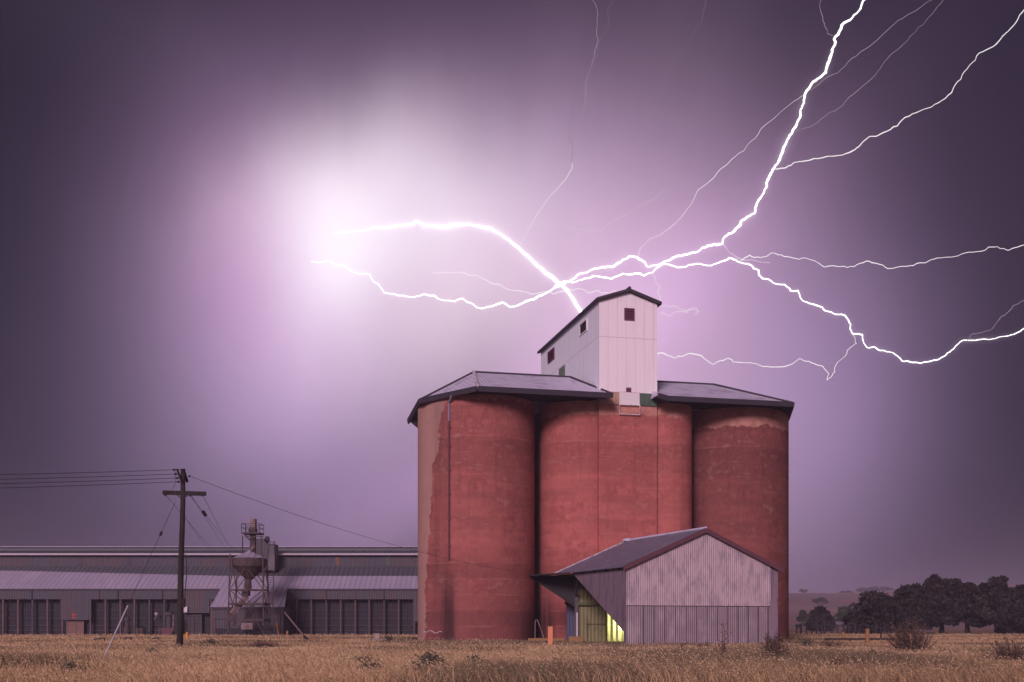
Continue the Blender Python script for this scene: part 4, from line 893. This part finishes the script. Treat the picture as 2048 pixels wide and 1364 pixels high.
weed(1120,1338,18,60,'pale olive weed patch in front of orange guard post',M['weed'],360,26)
weed(1300,1348,22,80,'pale olive weed patch before the shed front at frame bottom',M['weed'],420,30)
weed(1410,1300,12,44,'low dark weeds growing along the shed front foot',M['weed_red'],260,22)
weed(1960,1336,20,60,'low dark weed left of the right edge shrub',M['weed_red'],600,30)
weed(310,1318,18,34,'faint greenish weed below the power pole foot',M['weed'],300,20)
weed(150,1352,22,60,'green weed patch at frame bottom near stay rod foot',M['weed'],500,28)
weed(405,1337,20,44,'greenish weed patch right below the power pole',M['weed'],400,24)
weed(778,1284,12,16,'small bright green tuft beside the concrete block',M['leaf_green'],240,16)
weed(1446,1330,70,12,'thin tall dry stalk standing before the shed front',M['weed_red'],130,6)
weed(1366,1320,34,22,'thin leaning dry twigs before the shed front middle',M['weed_red'],40,5)
weed(1228,1322,26,30,'thin dark twigs below the lit shed opening',M['weed'],120,12)

# ------------------------------------------------------------------ grass
def vnoise(x, y, s, seed):
    r = np.random.default_rng(seed).uniform(0,1,(64,64)); xi, yi = x/s, y/s; x0, y0 = np.floor(xi).astype(int), np.floor(yi).astype(int); fx, fy = xi-x0, yi-y0
    fx, fy = fx*fx*(3-2*fx), fy*fy*(3-2*fy); g = lambda a, b2: r[a % 64, b2 % 64]
    return (g(x0,y0)*(1-fx)+g(x0+1,y0)*fx)*(1-fy)+(g(x0,y0+1)*(1-fx)+g(x0+1,y0+1)*fx)*fy
def scatter(n, d0, d1):
    D = np.sqrt(rng.uniform(d0*d0, d1*d1, n)); X = rng.uniform(-1,1,n)*(D*.475+8); return X, D
GX, GD = [], []
for n, d0, d1 in ((270000,22,40),(190000,40,58),(130000,58,92),(100000,92,150)):
    x, y = scatter(n, d0, d1); GX.append(x); GD.append(y)
X = np.concatenate(GX); Y = np.concatenate(GD)
# keep out of the buildings
def inside(org, u, v, u0, u1, v0, v1):
    du = (X-org[0])*u[0]+(Y-org[1])*u[1]; dv = (X-org[0])*v[0]+(Y-org[1])*v[1]; return (du > u0)&(du < u1)&(dv > v0)&(dv < v1)
sh = inside(K0, US, VS, -.05, SW+.1, -.05, SL+.3)
si = inside(C0, U, V, -4.9, 27.9, -4.9, 20)
lsm = (Y > 140.2)&(X < 1)
bay = (X > bx0-.1)&(X < bx1+.1)&(Y > BD-.1)
footrod = (np.abs(X-st2.x+(st2.y-Y)*.1) < .5)&(Y > st2.y-9)&(Y < st2.y+.3)
keep = ~(sh|si|lsm|bay|footrod); X, Y = X[keep], Y[keep]; N = len(X)
p1 = vnoise(X, Y*.6, 5.0, 1); p2 = vnoise(X+50, Y*.7, 1.6, 2); p3 = vnoise(X, Y*.5, 14., 3)
tall = np.clip((56-Y)/8, 0, 1)
Hg = (.12+.19*tall)*rng.uniform(.35,1.45,N)*(.45+.65*p1+.45*p2)
lim = (X > 0)&(Y > 62)&(Y < 95); Hg[lim] *= .75
near_wall = inside(K0, US, VS, -14, SW+6, -3.2, SL+8)|inside(C0, U, V, -7, 31, -8, 3)
wd = .0062*(1+Y/26.)*rng.uniform(.7,1.3,N)
ang = rng.normal(math.pi, 1.35, N); lean = Hg*rng.uniform(.25,1.0,N)
lx, ly = np.cos(ang)*lean, np.sin(ang)*lean*.6
fa = rng.uniform(0, math.pi, N); wx, wy = np.cos(fa)*wd/2, np.sin(fa)*wd/2
v = np.empty((N,5,3))
v[:,0] = np.stack([X-wx,Y-wy,np.full(N,-.03)],1); v[:,1] = np.stack([X+wx,Y+wy,np.full(N,-.03)],1)
mx, my, mz = X+lx*.35, Y+ly*.35, Hg*.62
v[:,2] = np.stack([mx-wx*.9,my-wy*.9,mz],1); v[:,3] = np.stack([mx+wx*.9,my+wy*.9,mz],1)
v[:,4] = np.stack([X+lx,Y+ly,Hg],1)
base_ = np.arange(N)[:,None]*5
f = np.stack([base_+np.array([0,1,2]), base_+np.array([1,3,2]), base_+np.array([2,3,4])],1).reshape(-1,3)
straw = np.array([.42,.275,.145]); gold = np.array([.57,.39,.21]); brown = np.array([.20,.13,.09]); olive = np.array([.17,.155,.085]); redb = np.array([.20,.115,.085])
Hg[near_wall] *= np.where(rng.uniform(0,1,near_wall.sum()) < .12, 1.9, .8); v[:,2,2] = v[:,3,2] = Hg*.62; v[:,4,2] = Hg
c = straw*(1-p2[:,None])+gold*p2[:,None]
k = rng.uniform(0,1,N)
oli = np.clip((p1-.50)*3.0,0,1)*.8; oli = np.clip(oli+np.clip((X-9)/14,0,.55)*np.clip((70-Y)/20+.4,0,1), 0, .85)
isel = k < oli; c[isel] = np.where((rng.uniform(0,1,isel.sum()) < .6)[:,None], olive, redb)
b3 = (k > .86); c[b3] = brown
nw = near_wall & (rng.uniform(0,1,N) < .8); c[nw] = np.where((rng.uniform(0,1,nw.sum()) < .55)[:,None], olive*.9, brown)
c = c*rng.uniform(.68,1.25,(N,1))*(.66+.38*vnoise(X,Y*.5,9.,8)+.18*p3)[:,None]
hs = (rng.uniform(0,1,N) < .22)&(k >= oli*.6)&(Hg > .12); Ns = hs.sum(); tip = v[hs,4]; sc = (1+Y[hs]/30.)
dirx = lx[hs]/np.maximum(Hg[hs],.05)*.6+rng.normal(-.35,.35,Ns); ln = .024*sc*rng.uniform(.6,1.3,Ns); w2 = .0065*sc
q = np.empty((Ns,3,3)); q[:,0] = tip+np.stack([-w2,np.zeros(Ns),np.zeros(Ns)],1); q[:,1] = tip+np.stack([w2,np.zeros(Ns),w2*.4],1); q[:,2] = tip+np.stack([dirx*ln,rng.normal(0,.3,Ns)*ln,ln*rng.uniform(-.1,.8,Ns)],1)
fq = 5*N+np.arange(3*Ns).reshape(Ns,3); cs_ = np.array([.54,.39,.23])*rng.uniform(.7,1.2,(Ns,1))
ob = np_mesh('dry_grass', np.vstack([v.reshape(-1,3), q.reshape(-1,3)]), np.vstack([f, fq]), np.vstack([np.repeat(c,5,axis=0), np.repeat(cs_,3,axis=0)]), M['grass'], None, (0,0,0)); tag(ob, 'windblown dry golden grass covering the field', 'grass', kind='stuff')

# ------------------------------------------------------------------ lightning, far behind the silo
LY = 3600.0
def emis(name, col, st):
    m_ = bpy.data.materials.new(name); m_.use_nodes = True; t_ = NT(m_.node_tree); m_.node_tree.nodes.clear()
    e = t_.n.new('ShaderNodeEmission'); e.inputs[0].default_value = (*col,1); e.inputs[1].default_value = st/G
    o = t_.n.new('ShaderNodeOutputMaterial'); t_.l.new(e.outputs[0], o.inputs['Surface']); m_.cycles.emission_sampling = 'NONE'; return m_
def glowmat(name, col, dens):
    m_ = bpy.data.materials.new(name); m_.use_nodes = True; t_ = NT(m_.node_tree); m_.node_tree.nodes.clear()
    e = t_.n.new('ShaderNodeEmission'); e.inputs[0].default_value = (*col,1); e.inputs[1].default_value = dens/G
    o = t_.n.new('ShaderNodeOutputMaterial'); t_.l.new(e.outputs[0], o.inputs['Volume']); m_.cycles.emission_sampling = 'NONE'; return m_
E_main = emis('lightning_core', (1,.97,.99), 2.4); E_mid = emis('lightning_branch', (1,.92,.97), 1.05); E_thin = emis('lightning_hair', (1,.88,.97), .92); E_dim = emis('lightning_dim', (1,.80,.97), .34); E_dark = emis('lightning_trace', (1,.78,.97), .22); E_faint = emis('lightning_faint', (1,.86,.96), .80)
lr_ = random.Random(5)
def jag(pts, amp, levels):
    for _ in range(levels):
        out = [pts[0]]
        for a_, b2 in zip(pts[:-1], pts[1:]):
            dx_, dy_ = b2[0]-a_[0], b2[1]-a_[1]; L_ = math.hypot(dx_, dy_)
            if L_ > 5: o = lr_.gauss(0, amp)*L_; out.append(((a_[0]+b2[0])/2-dy_/L_*o, (a_[1]+b2[1])/2+dx_/L_*o))
            out.append(b2)
        pts = out
    return pts
def bolt_mesh(pts, w0, w1, D=LY, amp=.085, levels=3):
    pts = jag(pts, amp, levels); s = D/F; n = len(pts); dd = 0; v3 = []
    for k, (px, py) in enumerate(pts): v3.append(P(px, py, D+60*math.sin(k*.13+pts[0][0])))
    rs = [(w0+(w1-w0)*(k/(n-1))**.8)*.40*s*(1+.16*math.sin(k*.37+w0*9)+.12*math.sin(k*.11+w1*5))*lr_.uniform(.85,1.15) for k in range(n)]
    return MB().path(v3, 1, 6, rs), v3
def bolt(name, pts, w0, w1, m_, parent=None, label=None, glow=None, **kw):
    mb, v3 = bolt_mesh(pts, w0, w1, **kw)
    ob = mb.build(name, m_, parent, at=None if parent else v3[0], fix=False)
    if label: tag(ob, label, 'lightning')
    if glow:
        for (r, mm) in glow:
            c3 = v3[::4]+([v3[-1]] if (len(v3)-1) % 4 else [])
            nc = len(c3); MB().path(c3, 1, 10, [r*LY/F*min(1, .02+k_/(.25*nc), .05+(nc-1-k_)/(.05*nc)) for k_ in range(nc)]).build('glow', mm, ob, fix=False)
    return ob
g_in = glowmat('glow_inner', (1,.9,.98), .0030); g_out = glowmat('glow_outer', (1,.86,.98), .0009)
GL = [(5, g_in), (11, g_out), (22, glowmat('glow_faint', (1,.8,.98), .00022))]; GB = [(6, glowmat('glow_core', (1,.98,.98), .0060)), (10, glowmat('glow_mid', (1,.97,.98), .0022)), (18, glowmat('glow_wide', (1,.96,.98), .0007)), (32, glowmat('glow_far', (1,.96,.98), .0002))]
pA = [(1745,-30),(1727,0),(1700,40),(1668,78),(1664,100),(1655,130),(1640,155),(1611,186),(1608,205),(1600,235),(1580,270),(1570,290),(1560,315),(1545,340),(1533,365),(1528,385),(1517,400),(1510,425),(1490,438),(1465,465),(1445,486),(1415,492),(1385,505),(1340,520),(1297,534),(1287,523),(1272,514),(1246,519),(1223,534),(1204,534),(1169,546),(1150,556),(1131,565),(1108,576)]
LA = bolt('lightning_bolt', pA, 5.6, 4.6, E_main, label='thickest lightning bolt descending from upper right to behind the headhouse', glow=GL, amp=.075)
bolt('branch', [(1543,339),(1569,336),(1599,323),(1628,317),(1675,311),(1710,299),(1739,273),(1754,272),(1804,240),(1863,214),(1910,170),(1951,120),(1998,82),(2015,64),(2048,20),(2065,0)], 2.7, 1.9, E_mid, LA, amp=.07)
bolt('branch', [(1276,513),(1299,478),(1335,460),(1376,416),(1428,355),(1487,302),(1511,276),(1540,243),(1605,191)], 1.6, 1.0, E_thin, LA, amp=.05)
bolt('branch', [(1622,180),(1640,167),(1687,135),(1722,103),(1786,50),(1816,29),(1863,0),(1890,-20)], 1.3, 1.1, E_dim, LA, amp=.05)
bolt('branch', [(1587,265),(1628,249),(1657,226),(1698,194),(1751,150),(1775,117),(1827,67),(1863,29),(1886,0),(1900,-20)], 1.2, 1.0, E_dim, LA, amp=.05)
bolt('branch', [(1640,-10),(1646,35),(1654,67),(1669,76)], 1.2, 1.2, E_dim, LA, amp=.1)
bolt('branch', [(1445,488),(1458,505),(1470,512),(1490,520),(1540,526)], 1.6, 1.0, E_thin, LA)
pB = [(668,467),(690,465),(728,462),(750,454),(781,454),(823,449),(834,443),(846,450),(891,454),(918,449),(956,452),(983,458),(1017,479),(1051,509),(1082,536),(1108,557),(1131,578),(1143,593),(1162,624),(1190,680),(1212,760),(1222,850),(1238,960),(1240,1100),(1248,1243)]
LB = bolt('lightning_bolt', pB, 1.2, 10.5, E_main, label='thick glowing lightning bolt arching from white cloud down behind the headhouse', glow=GB, amp=.04)
bolt('branch', [(983,456),(1012,449),(1045,449),(1080,445),(1120,447),(1165,458),(1215,450),(1270,420),(1330,380)], 1.0, .5, E_faint, LB)
bolt('branch', [(1115,565),(1124,572),(1140,580),(1160,577),(1177,586),(1196,581),(1204,586),(1232,581)], 2.0, 1.3, E_mid, LB)
pC = [(1108,576),(1131,562),(1169,557),(1204,554),(1223,558),(1272,546),(1287,551),(1306,544),(1364,534),(1423,531),(1458,516),(1481,525),(1517,540),(1525,557),(1569,569),(1581,581),(1596,581),(1605,601),(1640,613),(1669,628),(1690,631),(1701,648),(1704,666),(1725,669),(1734,695),(1763,701),(1792,710),(1804,722),(1839,726),(1863,722),(1892,710),(1921,683),(1968,678),(2015,672),(2048,657),(2090,640)]
g_c = [(4.5, glowmat('glow_soft', (1,.88,.98), .0022)), (10, glowmat('glow_haze', (1,.85,.98), .0005))]
LC = bolt('lightning_bolt', pC, 4.2, 2.2, E_main, label='wavy lightning bolt running right from behind headhouse to the right edge', glow=g_c, amp=.075)
bolt('branch', [(1481,522),(1499,510),(1543,506),(1569,513),(1628,521),(1651,534),(1681,533),(1733,522),(1775,537),(1827,531),(1874,516),(1921,509),(1986,494),(2021,499),(2048,490),(2080,484)], 2.0, 1.5, E_mid, LC, amp=.07)
bolt('branch', [(1933,683),(1968,663),(2009,631),(2048,601),(2075,585)], 1.5, 1.0, E_dim, LC, amp=.12)
bolt('branch', [(1304,545),(1312,563),(1321,576),(1320,593),(1317,606),(1340,615),(1358,617),(1375,621),(1387,619),(1397,625)], 1.5, 1.2, E_thin, LC, amp=.14)
bolt('branch', [(1320,625),(1350,624),(1372,626),(1380,618),(1392,616),(1398,624),(1388,628)], 1.5, 1.2, E_thin, LC, amp=.12)
pF = [(1300,712),(1317,707),(1326,706),(1335,711),(1393,709),(1411,719),(1426,729),(1458,717),(1499,725),(1534,733),(1599,717),(1628,727),(1657,746),(1654,760),(1669,745),(1672,730),(1692,710),(1698,698),(1713,687),(1710,675),(1704,669)]
bolt('lightning_bolt', pF, 2.8, 1.3, E_mid, label='low wavy lightning bolt right of headhouse just above the silo roof', amp=.09)
pL = [(1108,576),(1082,591),(1051,603),(1021,614),(1004,605),(964,617),(926,597),(910,603),(884,600),(849,588),(827,594),(796,591),(769,586),(758,570),(739,549),(701,542),(686,530),(655,521),(623,523)]
bolt('lightning_bolt', pL, 4.6, 1.2, E_main, label='lower left lightning bolt dipping below the white glow', glow=g_c, amp=.06)
pM = [(863,546),(884,544),(914,544),(937,551),(967,558),(983,567),(1009,576),(1047,584),(1074,587),(1110,588),(1128,582)]
bolt('lightning_bolt', pM, 1.4, 2.2, E_mid, label='short fine lightning streak between the two thick left bolts', amp=.06)
pJ = [(1145,325),(1128,362),(1095,400),(1065,445),(1046,480),(1040,495)]
LJ = bolt('lightning_bolt', pJ, 1.3, 1.5, E_thin, label='hair thin lightning streak falling vertically above the arching bolt', amp=.07)
bolt('branch', [(1195,-20),(1193,60),(1190,100),(1175,150),(1172,185),(1160,235),(1143,280),(1145,325)], 1.0, 1.6, E_dim, LJ, amp=.06)
bolt('branch', [(1142,284),(1138,262),(1142,240),(1150,190),(1153,165)], .9, .6, E_dark, LJ)
bolt('branch', [(1163,215),(1180,150),(1205,70),(1225,0)], .8, .6, E_dark, LJ)
bolt('lightning_bolt', [(1411,-10),(1390,60),(1370,100),(1340,130),(1326,180),(1312,215)], .8, .5, E_dark, label='faintest hair of lightning high in the middle of sky', amp=.07)

# ------------------------------------------------------------------ rain haze
m = bpy.data.materials.new('rain_haze'); m.use_nodes = True; t = NT(m.node_tree); m.node_tree.nodes.clear()
vv = t.n.new('ShaderNodeVolumePrincipled'); vv.inputs['Color'].default_value = (.78,.68,.86,1); vv.inputs['Density'].default_value = .00055; vv.inputs['Anisotropy'].default_value = .0
o = t.n.new('ShaderNodeOutputMaterial'); t.l.new(vv.outputs[0], o.inputs['Volume'])
ob = MB().box(-2420,2420,-80,2420,-1.6,62).build('haze', m); tag(ob, kind='stuff')
